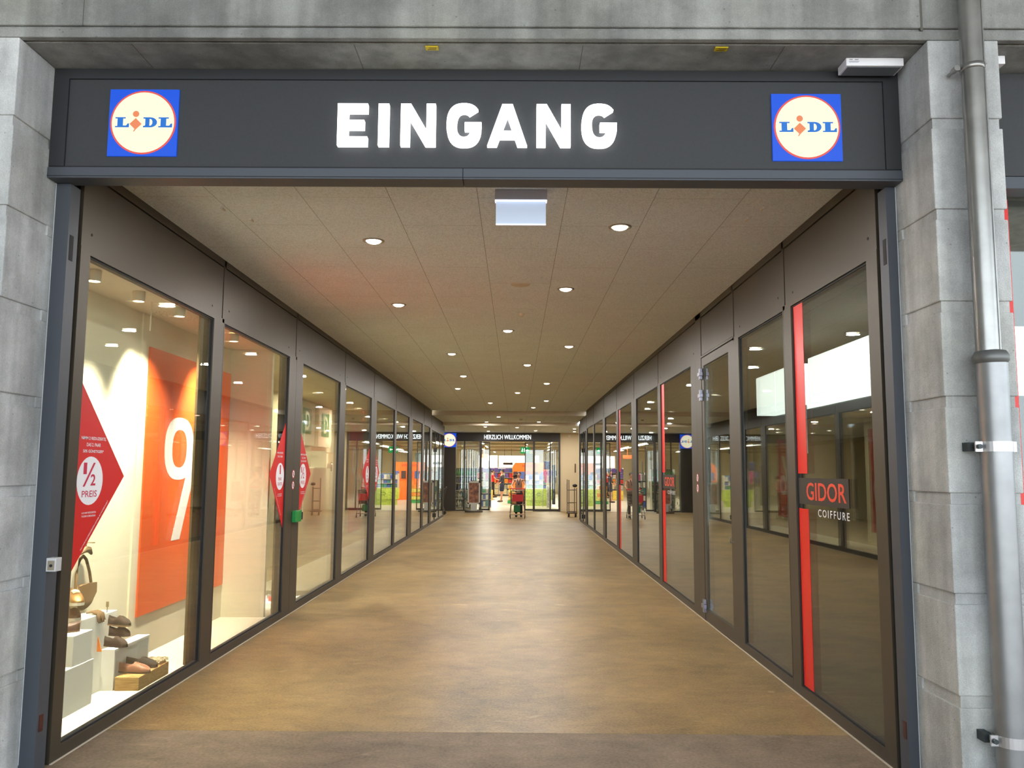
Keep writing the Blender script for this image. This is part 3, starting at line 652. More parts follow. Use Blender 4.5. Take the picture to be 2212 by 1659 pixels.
# pedestals
def ped(x0, x1, y0, y1, z0, z1, label, name='display_box'):
    return tag(MB().bbox(x0, x1, y0, y1, z0, z1, .002).build(name, WHITE), label, 'display box')
ped(-3.14, -2.848, 5.0, 5.735, zf, .372, 'wide low white display box nearest the street')
ped(-3.14, -2.86, 5.48, 5.72, .373, .566, 'white box standing on top of the low display box')
ped(-3.14, -2.95, 5.74, 6.07, zf, .62, 'tall white box carrying the sneakers and the bag, against the wall')
ped(-3.14, -3.03, 6.08, 6.42, zf, .58, 'narrow white box behind the tall one, against the display wall')
t = tag(MB().bbox(-3.14, -2.856, 6.43, 6.445, zf, .362, .001).build('x', WHITE), '', 'x'); bpy.data.objects.remove(t)
mb = MB().box(-2.951, -2.856, 6.048, 6.064, zf, .348).box(-2.951, -2.856, 6.048, 6.61, .348, .363).box(-2.951, -2.856, 6.594, 6.61, zf, .348).box(-2.951, -2.94, 6.064, 6.594, zf, .348)
tag(mb.build('display_bench', WHITE), 'white open-fronted display bench carrying three brown loafers', 'display bench')
WOODM, nt_, N_, L_, b_ = nodes('light_oak_block')
tcn = N_('ShaderNodeTexCoord'); wv = N_('ShaderNodeTexNoise', Scale=6., Detail=6.); mpn = N_('ShaderNodeMapping'); mpn.inputs['Scale'].default_value = (2, 3, 22)
L_(tcn.outputs['Object'], mpn.inputs[0]); L_(mpn.outputs[0], wv.inputs['Vector']); crn = N_('ShaderNodeValToRGB')
crn.color_ramp.elements[0].color = lin((172, 126, 66)); crn.color_ramp.elements[1].color = lin((214, 172, 108)); crn.color_ramp.elements[0].position = .35; crn.color_ramp.elements[1].position = .65
L_(wv.outputs['Fac'], crn.inputs[0]); L_(crn.outputs[0], b_.inputs['Base Color']); b_.inputs['Roughness'].default_value = .5
tag(MB().bbox(-2.846, -2.674, 6.05, 6.56, zf, .173, .002).build('wooden_block', WOODM), 'light oak block with two loafers on it, by the glass', 'block')

# shoes ------------------------------------------------------------
def shoe(loc, rz, label, up, sole, L=.26, style='loafer', tilt=0., gr=None):
    """toe points along +x of the shoe"""
    t = thing('shoe', (0, 0, 0), label, 'shoe', gr)
    n = 16; m = 14; vs = []; hw = .046 * L / .26
    def wdt(u): return hw * (.62 + .38 * math.sin(min(1, u * 1.5) * math.pi / 2)) * (1 if u < .78 else math.sqrt(max(.0, 1 - ((u - .78) / .225) ** 2)) * 1.0 + .02) * (min(1, .45 + u * 9) if u < .06 else 1)
    def hgt(u):
        if style == 'sneaker': return .085 - .0 * u if u < .25 else (.085 + (.075 - .085) * (u - .25) / .25 if u < .5 else .075 * (1 - ((u - .5) / .5) ** 1.6) + .03 * ((u - .5) / .5) ** 1.6)
        return .062 - .05 * u if u < .3 else (.047 + .012 * math.sin((u - .3) / .25 * math.pi / 2) if u < .55 else .059 * (1 - ((u - .55) / .45) ** 1.7) + .022 * ((u - .55) / .45) ** 1.7)
    rows = []
    sz = .018 if style == 'sneaker' else .009
    for i in range(n + 1):
        u = i / n; w = wdt(u); h = hgt(u); x = (u - .5) * L; open_ = u < (.42 if style == 'sneaker' else .48) and u > .02
        prof = [(-1, 0), (-1.04, .35), (-.96, .7), (-.80, 1)]
        if open_: prof += [(-.66, .98), (-.58, .35), (.58, .35), (.66, .98)]
        else: prof += [(-.5, 1.10), (-.2, 1.16), (.2, 1.16), (.5, 1.10)]
        prof += [(.80, 1), (.96, .7), (1.04, .35), (1, 0)]
        rows.append([(x, p[0] * w, sz + (h - sz) * p[1] if p[1] else sz) for p in prof])
    k = len(rows[0]); mb = MB()
    mb.add([p for r in rows for p in r], [(i * k + j, i * k + j + 1, (i + 1) * k + j + 1, (i + 1) * k + j) for i in range(n) for j in range(k - 1)], True)
    mb.add(rows[0], [list(range(k))]); mb.add(rows[-1], [list(range(k))[::-1]])
    mb.build('upper', up, t, False)
    out = []; 
    for i in range(n + 1): u = i / n; out.append(((u - .5) * L * 1.015, wdt(u) * 1.06 + .001))
    poly = [(x, -y) for x, y in out] + [(x, y) for x, y in out[::-1]]
    MB().prism(poly, ((0, 0, 0), (1, 0, 0), (0, 1, 0), (0, 0, 1)), sz + .001).build('sole', sole, t, False)
    if style == 'sneaker':
        mb = MB()
        for q in range(5):
            u = .45 + q * .055; x = (u - .5) * L; h = hgt(u); mb.tube([(x, -wdt(u) * .55, h + .010), (x + .004, 0, h + .018), (x, wdt(u) * .55, h + .010)], .0035, 6)
        mb.build('laces', mat('cream_lace', (225, 210, 175)), t, False)
    else:
        u = .56; x = (u - .5) * L; w = wdt(u); h = hgt(u)
        mb = MB().add([(x - .012, -w * 1.03, sz + .01), (x + .016, -w * 1.03, sz + .01), (x - .012, -w * .75, h * 1.04), (x + .016, -w * .75, h * 1.03), (x - .016, 0, h * 1.19 + .004), (x + .02, 0, h * 1.16 + .004), (x - .012, w * .75, h * 1.04), (x + .016, w * .75, h * 1.03), (x - .012, w * 1.03, sz + .01), (x + .016, w * 1.03, sz + .01)],
                      [(0, 1, 3, 2), (2, 3, 5, 4), (4, 5, 7, 6), (6, 7, 9, 8)], True)
        mb.build('strap', up, t, False)
    t.location = loc; t.rotation_euler = (tilt, 0, rz)
    return t
SB = mat('dark_brown_suede', (52, 36, 26), .85, obj=True); SP = mat('tan_pink_leather', (160, 108, 82), .5); SK = mat('near_black_suede', (30, 25, 22), .8)
SG = mat('gold_leather', (160, 118, 68), .32, .45); BRN = mat('brown_leather', (92, 60, 40), .45); SOLE = mat('tan_sole', (150, 120, 88), .6); SOLEW = mat('white_sole', (225, 215, 195), .6); SOLED = mat('dark_sole', (60, 44, 34), .6)
shoe((-2.775, 6.20, .174), math.radians(-6), 'tan pink leather loafer on the oak block, toe to the right', SP, SOLED, .235)
shoe((-2.80, 6.37, .174), math.radians(-8), 'near-black loafer on the oak block, behind the tan one', SK, SOLED, .245)
shoe((-2.905, 6.16, .364), math.radians(-15), 'dark brown loafer at the bottom of the stack of three', SB, SOLED, .19, tilt=0)
shoe((-2.905, 6.21, .430), math.radians(-12), 'dark brown loafer in the middle of the stack of three', SB, SOLED, .17)
shoe((-2.915, 6.22, .501), math.radians(-22), 'dark brown loafer with pale sole on top of the stack', SB, SOLE, .20)
shoe((-3.02, 5.60, .567), math.radians(-150), 'brown shoe heel-first on the upper white box', BRN, SOLE, .24)
shoe((-3.045, 5.80, .621), math.radians(-52), 'brown laced shoe on the tall white box', BRN, SOLEW, .22, 'sneaker')
shoe((-3.03, 5.79, .724), math.radians(-48), 'gold sneaker with white sole resting on the brown laced shoe', SG, SOLEW, .23, 'sneaker')
tag(MB().tube([(-3.02 + .09 * math.cos(a), 5.26 + .06 * math.sin(a), .405 + .02 * math.cos(a)) for a in [2 * math.pi * k_ / 20 for k_ in range(21)]], .008, 8, False).build('bracelet', BRN), 'brown leather ring lying on the low white box', 'bracelet')
# bag
t = thing('shoulder_bag', (-3.05, 6.22, .62), 'taupe suede shoulder bag leaning on the display wall', 'bag')
TAU = mat('taupe_suede', (112, 86, 54), .85); 
mb = MB(); n = 20
out = [(.13 * math.cos(a) * (1 if math.sin(a) < 0 else .92), (.11 if math.sin(a) < 0 else .075) * math.sin(a)) for a in [2 * math.pi * k_ / n for k_ in range(n)]]
fb = ((-3.142, 6.055, .745), (0, 1, 0), (0, 0, 1), (1, 0, 0))
mb.prism(out, fb, .045).prism([(a * .9, b * .9) for a, b in out], ((-3.10, 6.055, .745),) + fb[1:], .02); bg = mb.build('body', TAU, t)
bg.modifiers.new('round', 'BEVEL').width = .01
MB().prism([(-.125, .02), (-.12, .07), (0, .08), (.12, .07), (.125, .0), (.07, -.055), (-.05, -.06)], ((-3.082, 6.055, .75),) + fb[1:], .008).build('flap', mat('taupe_flap', (128, 98, 62), .85), t)
MB().tube([(-3.11, 5.945, .80), (-3.12, 5.965, .90), (-3.125, 6.01, 1.0), (-3.125, 6.055, 1.02), (-3.125, 6.10, .99), (-3.12, 6.145, .9), (-3.11, 6.165, .80)], .011, 8).build('strap', TAU, t)
tag(MB().tube([(-3.10, 5.96, 1.045), (-3.10, 6.01, 1.07), (-3.10, 6.08, 1.065), (-3.10, 6.12, 1.03)], .022, 8, rs=[.012, .026, .022, .01]).tube([(-3.10, 6.03, 1.08), (-3.09, 6.03, 1.12), (-3.06, 6.08, 1.115)], .006, 6).build('scarf', mat('brown_silk', (130, 104, 72), .6)), 'small brown scarf knotted around the bag strap', 'scarf')
mb = MB()
for q in range(9):
    y = 5.96 + q * .011; mb.tube([(-3.03, y, .632), (-2.985, y - .01, .64), (-2.945, y - .015, .628), (-2.935, y - .015 + .004 * (q % 3), .575 - .012 * (q % 2))], .005, 5)
tag(mb.build('fringed_scarf', TAU), 'fringed taupe scarf hanging over the edge of the tall white box', 'scarf')
mb = MB(); random.seed(3)
for q in range(60):
    x = -2.74 + random.uniform(-.06, .05); y = 6.505 + random.uniform(-.04, .04); z = .18 + random.uniform(0, .022); a = random.uniform(0, 6.3)
    mb.tube([(x - .03 * math.cos(a), y - .03 * math.sin(a), z), (x, y, z + .008), (x + .03 * math.cos(a), y + .03 * math.sin(a), z)], .006, 5)
scm = mat('patterned_scarf_cloth', (176, 160, 128), .8, noise=(55, .7))
tag(mb.build('patterned_scarf', scm), 'crumpled cream and black patterned scarf on the far end of the oak block', 'scarf')
tag(MB().prism([(0, 0), (.05, 0), (.012, .13)], ((-2.97, 5.99, .364), (1, 0, 0), (0, 0, 1), (0, -1, 0)), .01).build('price_card', mat('orange_card', (235, 130, 30), .5)), 'small orange card between the white boxes', 'card')
tag(MB().box(-3.06, -3.04, 6.30, 6.304, .62, .66).box(-3.053, -3.047, 6.301, 6.303, .581, .62).build('price_tag', mat('tag_wire', (150, 130, 90))), 'tiny price holder beside the bag', 'tag')

# ------------------------------------------------------------------ window stickers
def half_diamond(yedge, yv, zt, zb, label, lines, big, small, sgn, cyc, full=True):
    """red half diamond on the left glass; straight side at yedge, point at yv"""
    X = XL - .0175
    t = thing('window_sticker', (X, (yedge + yv) / 2, zb), label, 'sticker')
    MB().prism([(yedge, zb), (yv, 1.60), (yedge, zt)], ((X, 0, 0), (0, 1, 0), (0, 0, 1), (1, 0, 0)), .001).build('film', STRED, t)
    fd = ((X + .001, 0, 0), (0, 1, 0), (0, 0, 1), (1, 0, 0))
    MB().prism(circle(cyc, 1.575, .155, .148), fd, .0006).build('disc', PAPER, t)
    MAG = mat('magenta_print', (190, 28, 70), .6)
    def tx(s, y0, z0, w, h, m, b=0.): text('lettering', s, ((X + .0018, y0, z0), (0, 1, 0), (0, 0, 1), (1, 0, 0)), w, h, m, t, bold=b, depth=.0004)
    if big == 'half':
        tx('1', cyc - .085, 1.615, .04, .07, MAG, .02); tx('2', cyc + .005, 1.545, .06, .07, MAG, .02)
        MB().prism([(cyc - .085, 1.54), (cyc - .062, 1.54), (cyc + .055, 1.685), (cyc + .032, 1.685)], ((X + .002, 0, 0), (0, 1, 0), (0, 0, 1), (1, 0, 0)), .0004).build('fraction_bar', MAG, t)
        tx('PREIS', cyc - .09, 1.475, .18, .04, MAG, .008)
    else:
        tx('1', cyc - .02, 1.60, .045, .10, MAG, .02); tx('PAAR', cyc - .06, 1.53, .12, .035, MAG, .008); tx('GRATIS', cyc - .085, 1.475, .17, .035, MAG, .008)
    for i, s in enumerate(lines):
        w = (.30, .17, .25)[i] if len(lines) == 3 else (.24, .19)[i]
        tx(s, cyc - w / 2 + (.02 if sgn > 0 else -.02), 1.822 - .038 * i, w, .022, PAPER, .012)
    for i, s in enumerate(('AUCH MIT REDUZIERTEN', 'TASCHEN KOMBINIERBAR')):
        tx(s, cyc - .08, 1.375 - .02 * i, .17, .011, PAPER, .006)
    # small slanted line of text along the lower edge
    U = Vector((0, yv - yedge, 1.60 - zb)).normalized(); O = Vector((X + .0018, yedge, zb)) + U * .16 + Vector((1, 0, 0)).cross(U) * .02
    U2, O2 = (U, O) if sgn > 0 else (-U, O + U * .42)
    if sgn < 0: O2 = Vector((X + .0018, yedge, zb)) + U * .58 - Vector((1, 0, 0)).cross(U) * .03
    text('small_print', '*GILT FUR ALLE REDUZIERTEN ARTIKEL MIT ROTEM PUNKT', (O2, U2, Vector((1, 0, 0)).cross(U2), (1, 0, 0)), .42, .011, PAPER, t, bold=.006, depth=.0004)
    return t
T3 = ('NIMM 2 REDUZIERTE,', 'DAS 2. PAAR', '50% GÜNSTIGER*')
half_diamond(4.925, 5.535, 2.178, 1.03, 'red half-diamond sticker on the first left window, reading half price', T3, 'half', 0, 1, 5.095)
half_diamond(9.364, 8.80, 2.175, 1.00, 'red half-diamond sticker at the far edge of the second left window', ('NIMM 2 REDUZIERTE,', 'DAS 3. PAAR'), 'one', 0, -1, 9.20)
half_diamond(10.0, 10.571, 2.14, 1.05, 'red half-diamond sticker at the near edge of the third left window', T3, 'half', 0, 1, 10.185)
half_diamond(14.784, 14.11, 2.05, 1.14, 'red half-diamond sticker at the far edge of the fourth left window', ('NIMM 2 REDUZIERTE,', 'DAS 3. PAAR'), 'one', 0, -1, 14.60)
half_diamond(15.366, 15.88, 2.03, 1.17, 'red half-diamond sticker at the near edge of the fifth left window', T3, 'half', 0, 1, 15.53)
# round prohibition stickers
for sd, X, y, z, lab in (('L', XL, 9.69, 1.60, 'upper of two round stickers on the left double post'), ('L', XL, 9.69, 1.47, 'lower of two round stickers on the left double post'),
                         ('R', XR, 9.76, 1.585, 'upper of two round stickers on the hinge post at right'), ('R', XR, 9.76, 1.465, 'lower of two round stickers on the hinge post at right')):
    t = thing('round_sticker', (X, y, z), lab, 'sticker'); fr = frame_at(sd, (X, y, z)); s = 1 if sd == 'L' else -1
    MB().prism(circle(0, 0, .052), fr, .001).build('rim', mat('red_ring', (190, 40, 40), .6), t)
    MB().prism(circle(0, 0, .041), frame_at(sd, (X + s * .001, y, z)), .0005).build('disc', PAPER, t)
    mb = MB().prism([(-.033, .025), (-.025, .033), (.033, -.025), (.025, -.033)], frame_at(sd, (X + s * .0016, y, z)), .0004); mb.build('bar', _M['red_ring'], t)
    MB().prism([(-.012, -.02), (.012, -.02), (.016, .0), (.006, .024), (-.008, .02), (-.016, .0)], frame_at(sd, (X + s * .0015, y, z)), .0003).build('pictogram', BLACK, t)
t = thing('green_push_box', (XL, 9.79, 1.03), 'green emergency release box on the left double post', 'alarm box')
MB().bbox(XL, XL + .05, 9.68, 9.93, 1.04, 1.175, .006).build('housing', mat('green_plastic', (10, 135, 60), .4), t)
MB().bbox(XL + .05, XL + .06, 9.93, 9.955, 1.06, 1.15, .003).box(XL + .02, XL + .04, 9.93, 9.96, 1.07, 1.13).build('button', BLACK, t)

# ------------------------------------------------------------------ deeper left shop: letter panels, shoes
PANEL = mat('lit_cream_panel', (245, 238, 205), .7); GRN = mat('green_panel', (40, 130, 70), .6)
for i, (y, lab) in enumerate([(15.45, 'left'), (16.96, 'right')]):
    t = thing('letter_panel', (-4.0, y + .3, 2.1), 'cream wall panel with a green square and pale letter D, the %s of two' % lab, 'sign')
    MB().box(-4.1, -4.0, y - .25, y + .92, 2.12, 2.95).build('panel', PANEL, t)
    MB().box(-4.0, -3.99, y, y + .62, 2.34, 2.82).build('green_square', GRN, t)
    text('letter', 'D', ((-3.988, y + .14, 2.40), (0, 1, 0), (0, 0, 1), (1, 0, 0)), .34, .36, mat('pale_letter', (240, 238, 200), .6, emit=.3), t, bold=.02)
    spot(t, 'lamp', (-3.7, y + .3, 2.9), 9, .1, CW, 70, (-4.0, y + .3, 2.4))
    tag(MB().box(-4.1, -3.75, y - .1, y + .92, 1.68, 1.70).box(-4.1, -3.75, y + .90, y + .92, 1.70, 2.02).box(-4.1, -4.05, y - .1, y + .92, 1.70, 2.0).build('shoe_niche', PANEL), 'cream shelf niche under the %s letter panel' % lab, 'shelf')
WS = mat('white_shoe', (225, 222, 200), .6); RS = mat('coral_shoe', (225, 85, 70), .6)
shoe((-3.9, 17.5, 1.701), math.radians(80), 'white sneaker on the right wall niche of the left shop', WS, SOLEW, .3, 'sneaker')
for z, up, lab in ((1.62, WS, 'white sneaker on the upper clear stand in the third left window'), (1.48, RS, 'coral sneaker on the stand below the white one'), (1.30, WS, 'white sneaker on the lowest of three clear stands')):
    shoe((-2.95, 10.72, z), math.radians(50), lab, up, SOLEW if up is WS else RS, .27, 'sneaker')
CLR = glass_mat('clear_acrylic', (.97, .98, .97))
tag(MB().box(-3.06, -2.84, 10.6, 10.84, 1.612, 1.617).box(-3.06, -2.84, 10.6, 10.84, 1.472, 1.477).box(-3.06, -2.84, 10.6, 10.84, 1.292, 1.297).tube([(-3.05, 10.61, .02), (-3.05, 10.61, 1.62)], .006, 6).tube([(-2.85, 10.83, .02), (-2.85, 10.83, 1.62)], .006, 6).build('shoe_stand', mat('stand_grey', (170, 165, 150), .4)), 'tall thin stand with three shelves behind the third left window', 'stand')
shoe((-2.85, 10.15, .08), math.radians(40), 'coral shoe low in the third left window', RS, SOLEW, .25)
shoe((-2.95, 10.35, .08), math.radians(60), 'grey strappy shoe low in the third left window', mat('grey_shoe', (150, 145, 130)), SOLEW, .25)
struct('floor_display_long', MB().box(-3.5, -2.70, 11.0, 25.0, .02, .078), mat('glossy_cream_floor2', (236, 226, 196), .35), 'low cream display floor behind the farther left windows', 'display floor')
for y0, y1, lab in ((16.5, 17.9, 'red percent banner hanging behind the fifth left window'), (22.5, 24.2, 'red percent banner hanging behind the seventh and eighth left windows')):
    t = thing('sale_banner', (-3.3, (y0 + y1) / 2, .4), lab, 'banner')
    MB().box(-3.31, -3.30, y0, y1, .4, 2.6).tube([(-3.305, y0 + .1, 2.6), (-3.305, y0 + .1, 2.979)], .004, 6).tube([(-3.305, y1 - .1, 2.6), (-3.305, y1 - .1, 2.979)], .004, 6).build('panel', mat('red_banner_cloth', (214, 44, 30), .55), t)
    w = (y1 - y0) / 1.5; c = (y0 + y1) / 2; fq = ((-3.30, 0, 0), (0, 1, 0), (0, 0, 1), (1, 0, 0))
    MB().ringprism(sup(c - .3 * w, 1.84, .24 * w, .28), sup(c - .3 * w, 1.84, .12 * w, .16), fq, .0015).ringprism(sup(c + .3 * w, 1.3, .24 * w, .28), sup(c + .3 * w, 1.3, .12 * w, .16), fq, .0015).prism([(c - .38 * w, 1.0), (c - .22 * w, 1.0), (c + .38 * w, 2.12), (c + .22 * w, 2.12)], fq, .0014).build('percent_sign', PRW, t)
tag(MB().box(-3.2, -2.7, 9.95, 10.6, .021, .08).build('display_plinth', WHITE), 'low white plinth behind the third left window', 'plinth')
for i in range(5):
    y = 10.6 + i * 3.6
    t = thing('shop_ceiling_lamp', (-3.4, y, 2.98), ['recessed lamp inside the left shop, behind the third window', 'recessed lamp inside the left shop, behind the fourth window', 'recessed lamp inside the left shop, behind the fifth window', 'recessed lamp inside the left shop, behind the seventh window', 'recessed lamp inside the left shop, farthest from the street'][i], 'lamp')
    MB().lathe([(0, -.004), (.06, -.004)], (-3.4, y, 2.98), 18, False).build('lens', LENS, t)
    spot(t, 'lamp', (-3.4, y, 2.96), 76, .12, CW)

# ================================================================== RIGHT SHOP (hairdresser)
DG_ = mat('dark_salon_wall', (70, 68, 62), .8)
struct('wall_right_shop', MB().box(7.4, 7.5, 4.8, 28.9, 0, 3.3), DG_, 'dark back wall of the hairdresser', 'wall')
struct('wall_right_shop_end', MB().box(2.2, 7.5, 28.9, 29, 0, 3.3), DG_, 'dark end wall of the hairdresser', 'wall')
struct('ceiling_right_shop', MB().box(2.23, 7.5, 4.78, 29, 3.3, 3.4), DG_, 'dark ceiling of the hairdresser', 'ceiling')
fl = floor_mat('salon_floor', (60, 56, 48), (80, 74, 64), .5)
struct('floor_right_shop', MB().box(2.19, 7.5, 4.78, 29, 0, .01), fl, 'dark floor of the hairdresser', 'floor')
LB_ = mat('lit_light_box', (250, 252, 248), .5, emit=2.6, ecol=(246, 252, 244))
gl_ = 'lit white boxes in the right shop'
for i, (y0, y1) in enumerate([(7.45, 8.235), (8.245, 9.02), (9.42, 10.185), (10.195, 10.99)]):
    tag(MB().bbox(3.2, 3.9, y0, y1, 2.40, 2.90, .004).build('light_box', LB_), ['lit white ceiling box in the right shop, nearest the street', 'lit white ceiling box right of the red strip, second from the street', 'lit white ceiling box behind the second right pane, nearer one', 'lit white ceiling box behind the second right pane, farther one'][i], 'light box', gl_)
tag(MB().bbox(3.15, 4.6, 5.2, 5.5, 2.17, 2.585, .004).build('light_box', LB_), 'lit white box behind the street window at the right photo edge', 'light box')
tag(MB().box(3.35, 3.8, 7.0, 11.4, 2.0, 2.38).build('ceiling_fin', mat('dark_fin', (52, 55, 56), .6)), 'dark hanging bulkhead under the lit boxes', 'bulkhead')
for i in range(3):
    y = 12.5 + i * 5
    t = thing('salon_lamp', (4.2, y, 3.29), ['lamp in the right shop ceiling, nearest', 'lamp in the right shop ceiling, middle', 'lamp in the right shop ceiling, farthest'][i], 'lamp')
    MB().lathe([(0, -.004), (.06, -.004)], (4.2, y, 3.29), 18, False).build('lens', LENS, t); spot(t, 'lamp', (4.2, y, 3.27), 14, .12, CW)
# film strips and lettering
def strip(y0, y1, lab):
    tag(MB().box(XR + .0155, XR + .0175, y0, y1, SILL + .005, 1.385).box(XR + .0155, XR + .0175, y0, y1, 1.645, HEAD - .005).build('window_strip', RED), lab, 'film strip')
strip(6.13, 6.33, 'broad red film strip on the first right pane')
strip(11.97, 12.185, 'red film strip on the pane just beyond the door')
strip(17.05, 17.265, 'red film strip on the third pane beyond the door')
def gidor(y0, lab):
    t = thing('shop_lettering', (XR + .014, y0 - .45, 1.33), lab, 'sign')
    MB().box(XR + .0145, XR + .0165, y0 - .91, y0 + .03, 1.42, 1.612).build('panel', mat('black_film', (42, 34, 28), .6), t)
    ORR = mat('orange_red_print', (222, 66, 38), .5)
    text('lettering', 'GIDOR', ((XR + .0145, y0 - .13, 1.452), (0, -1, 0), (0, 0, 1), (-1, 0, 0)), .74, .128, ORR, t, bold=.012, depth=.001)
    text('lettering', 'COIFFURE', ((XR + .0165, y0 - .35, 1.342), (0, -1, 0), (0, 0, 1), (-1, 0, 0)), .555, .052, PAPER, t, depth=.001, sx=1.35)
gidor(6.285, 'black panel with orange hairdresser lettering on the first right pane')
gidor(12.14, 'small black lettering panel on the pane just beyond the door')

# ================================================================== LOBBY AND SUPERMARKET FRONT
YV = 34.6
struct('wall_lobby_right', MB().box(1.84, 6.5, YV, YV + .2, 0, 3.25), mat('beige_lobby_plaster', (205, 186, 152), .9), 'cream lobby wall right of the supermarket entrance', 'wall')
struct('wall_lobby_side', MB().box(6.4, 6.5, 29, YV, 0, 3.25), CREAM, 'cream side wall of the lobby', 'wall')
struct('wall_lobby_near', MB().box(2.20, 6.5, 29.0, 29.1, 0, 3.25), CREAM, 'cream lobby wall behind the right shop', 'wall')
struct('wall_lobby_left', MB().box(-8.5, -8.4, 30, YV, 0, 3.25), CREAM, 'cream lobby wall far left', 'wall')
struct('baseboard_lobby', MB().box(1.85, 6.4, YV - .015, YV, 0, .1), mat('beige_skirting', (200, 180, 145)), 'beige skirting under the cream lobby wall', 'skirting')
t = thing('store_fascia', (-1, YV, 2.87), 'black fascia reading HERZLICH WILLKOMMEN over the supermarket entrance', 'sign')
MB().box(-8.4, 1.84, YV - .08, YV + .1, 2.87, 3.23).build('fascia', mat('black_brown_sheet', (46, 40, 32), .5), t)
text('lettering', 'HERZLICH WILLKOMMEN', ((-1.335, YV - .082, 2.965), (1, 0, 0), (0, 0, 1), (0, -1, 0)), 1.95, .185, mat('lit_cool_white', (255, 255, 255), .5, emit=1.6, ecol=(235, 248, 255)), t, bold=0, depth=.01)
FR2 = mat('dark_store_frame', (50, 44, 36), .5)
t = thing('window_18', (-2, YV, 0), 'fixed glass panes left of the supermarket door', 'shop window', kind='structure')
MB().box(-2.50, -1.52, YV - .03, YV + .03, 0, .05).box(-2.18, -2.13, YV - .03, YV + .03, .05, 2.87).box(-1.53, -1.43, YV - .04, YV + .04, 0, 2.87).build('frame', FR2, t)
MB().box(-2.5, -2.18, YV - .01, YV + .01, .05, 2.87).box(-2.13, -1.53, YV - .01, YV + .01, .05, 2.87).build('glass_pane', GLASS, t)
t = thing('window_19', (1.3, YV, 0), 'fixed glass panes right of the supermarket door', 'shop window', kind='structure')
MB().box(.70, .79, YV - .04, YV + .04, 0, 2.87).box(.79, 1.84, YV - .03, YV + .03, 0, .09).box(1.40, 1.45, YV - .03, YV + .03, .09, 2.87).box(1.77, 1.84, YV - .04, YV + .04, 0, 2.87).build('frame', FR2, t)
MB().box(.79, 1.40, YV - .01, YV + .01, .09, 2.87).box(1.45, 1.77, YV - .01, YV + .01, .09, 2.87).build('glass_pane', GLASS, t)
for n_, a, b, lab in ((4, -1.43, -1.09, 'left sliding door leaf of the supermarket, pushed open'), (5, .36, .70, 'right sliding door leaf of the supermarket, pushed open')):
    t = thing('door_%d' % n_, ((a + b) / 2, YV + .05, 0), lab, 'door', kind='structure')
    e = (b - .04, b) if n_ == 4 else (a, a + .04)
    MB().box(e[0], e[1], YV + .03, YV + .07, 0.02, 2.85).box(a, b, YV + .03, YV + .07, .02, .09).box(a, b, YV + .03, YV + .07, 2.81, 2.85).build('frame', FR2, t)
    MB().box(a, b, YV + .045, YV + .055, .09, 2.81).build('glass_pane', GLASS, t)
t = thing('window_20', (-5.7, YV, 0), 'supermarket glass front left of the dark column', 'shop window', kind='structure')
mb = MB().box(-8.4, -3.06, YV - .03, YV + .03, 0, .09)
for x in (-8.4, -6.6, -4.8): mb.box(x, x + .06, YV - .03, YV + .03, .09, 2.87)
mb.build('frame', FR2, t); MB().box(-8.34, -3.06, YV - .01, YV + .01, .09, 2.87).build('glass_pane', GLASS, t)
struct('wall_store_column', MB().box(-3.06, -2.50, YV - .25, YV + .05, 0, 2.87), FR2, 'dark column beside the supermarket entrance', 'column')
logo(-3.07, 2.62, .58, YV - .26, 'round yellow logo on a blue square at the top of the dark column', 1.0)
tag(MB().box(2.44, 2.49, YV - .02, YV, 1.60, 1.97).build('wall_slot', mat('slot_brown', (80, 55, 30))), 'dark vertical plate on the cream lobby wall', 'plate')
tag(MB().prism(circle(0, 0, .05), ((2.22, YV, 3.1), (1, 0, 0), (0, 0, 1), (0, -1, 0)), .05).build('motion_sensor', _M['beige_plastic']), 'small round sensor high on the cream lobby wall', 'sensor')
tag(MB().box(2.05, 2.13, YV - .01, YV, 1.13, 1.21).build('wall_outlet', _M['beige_plastic']), 'small outlet on the cream lobby wall', 'outlet')

# advert totem
t = thing('advert_totem', (-1.68, 33.4, 0), 'silver framed advert totem with an oval foot, left of the open door', 'advert stand')
SIL = mat('silver_frame', (175, 172, 160), .4, .4)
mb = MB()
for k_ in range(1): mb.prism(circle(0, 0, .36, .24, 28), ((-1.68, 33.4, .0), (1, 0, 0), (0, 1, 0), (0, 0, 1)), .07)
mb.build('foot', mat('dark_foot', (80, 72, 58), .5), t)
MB().box(-1.80, -1.56, 33.35, 33.45, .07, .34).build('neck', SIL, t)
mb = MB().box(-1.93, -1.88, 33.36, 33.44, .20, 1.24).box(-1.49, -1.44, 33.36, 33.44, .20, 1.24).box(-1.93, -1.44, 33.36, 33.44, 1.17, 1.24).box(-1.93, -1.44, 33.36, 33.44, .32, .38); mb.build('frame', SIL, t)
pm = mat('food_poster_print', (128, 84, 62), .5, noise=(9, .75)); MB().box(-1.88, -1.49, 33.37, 33.43, .38, 1.17).build('poster', pm, t)

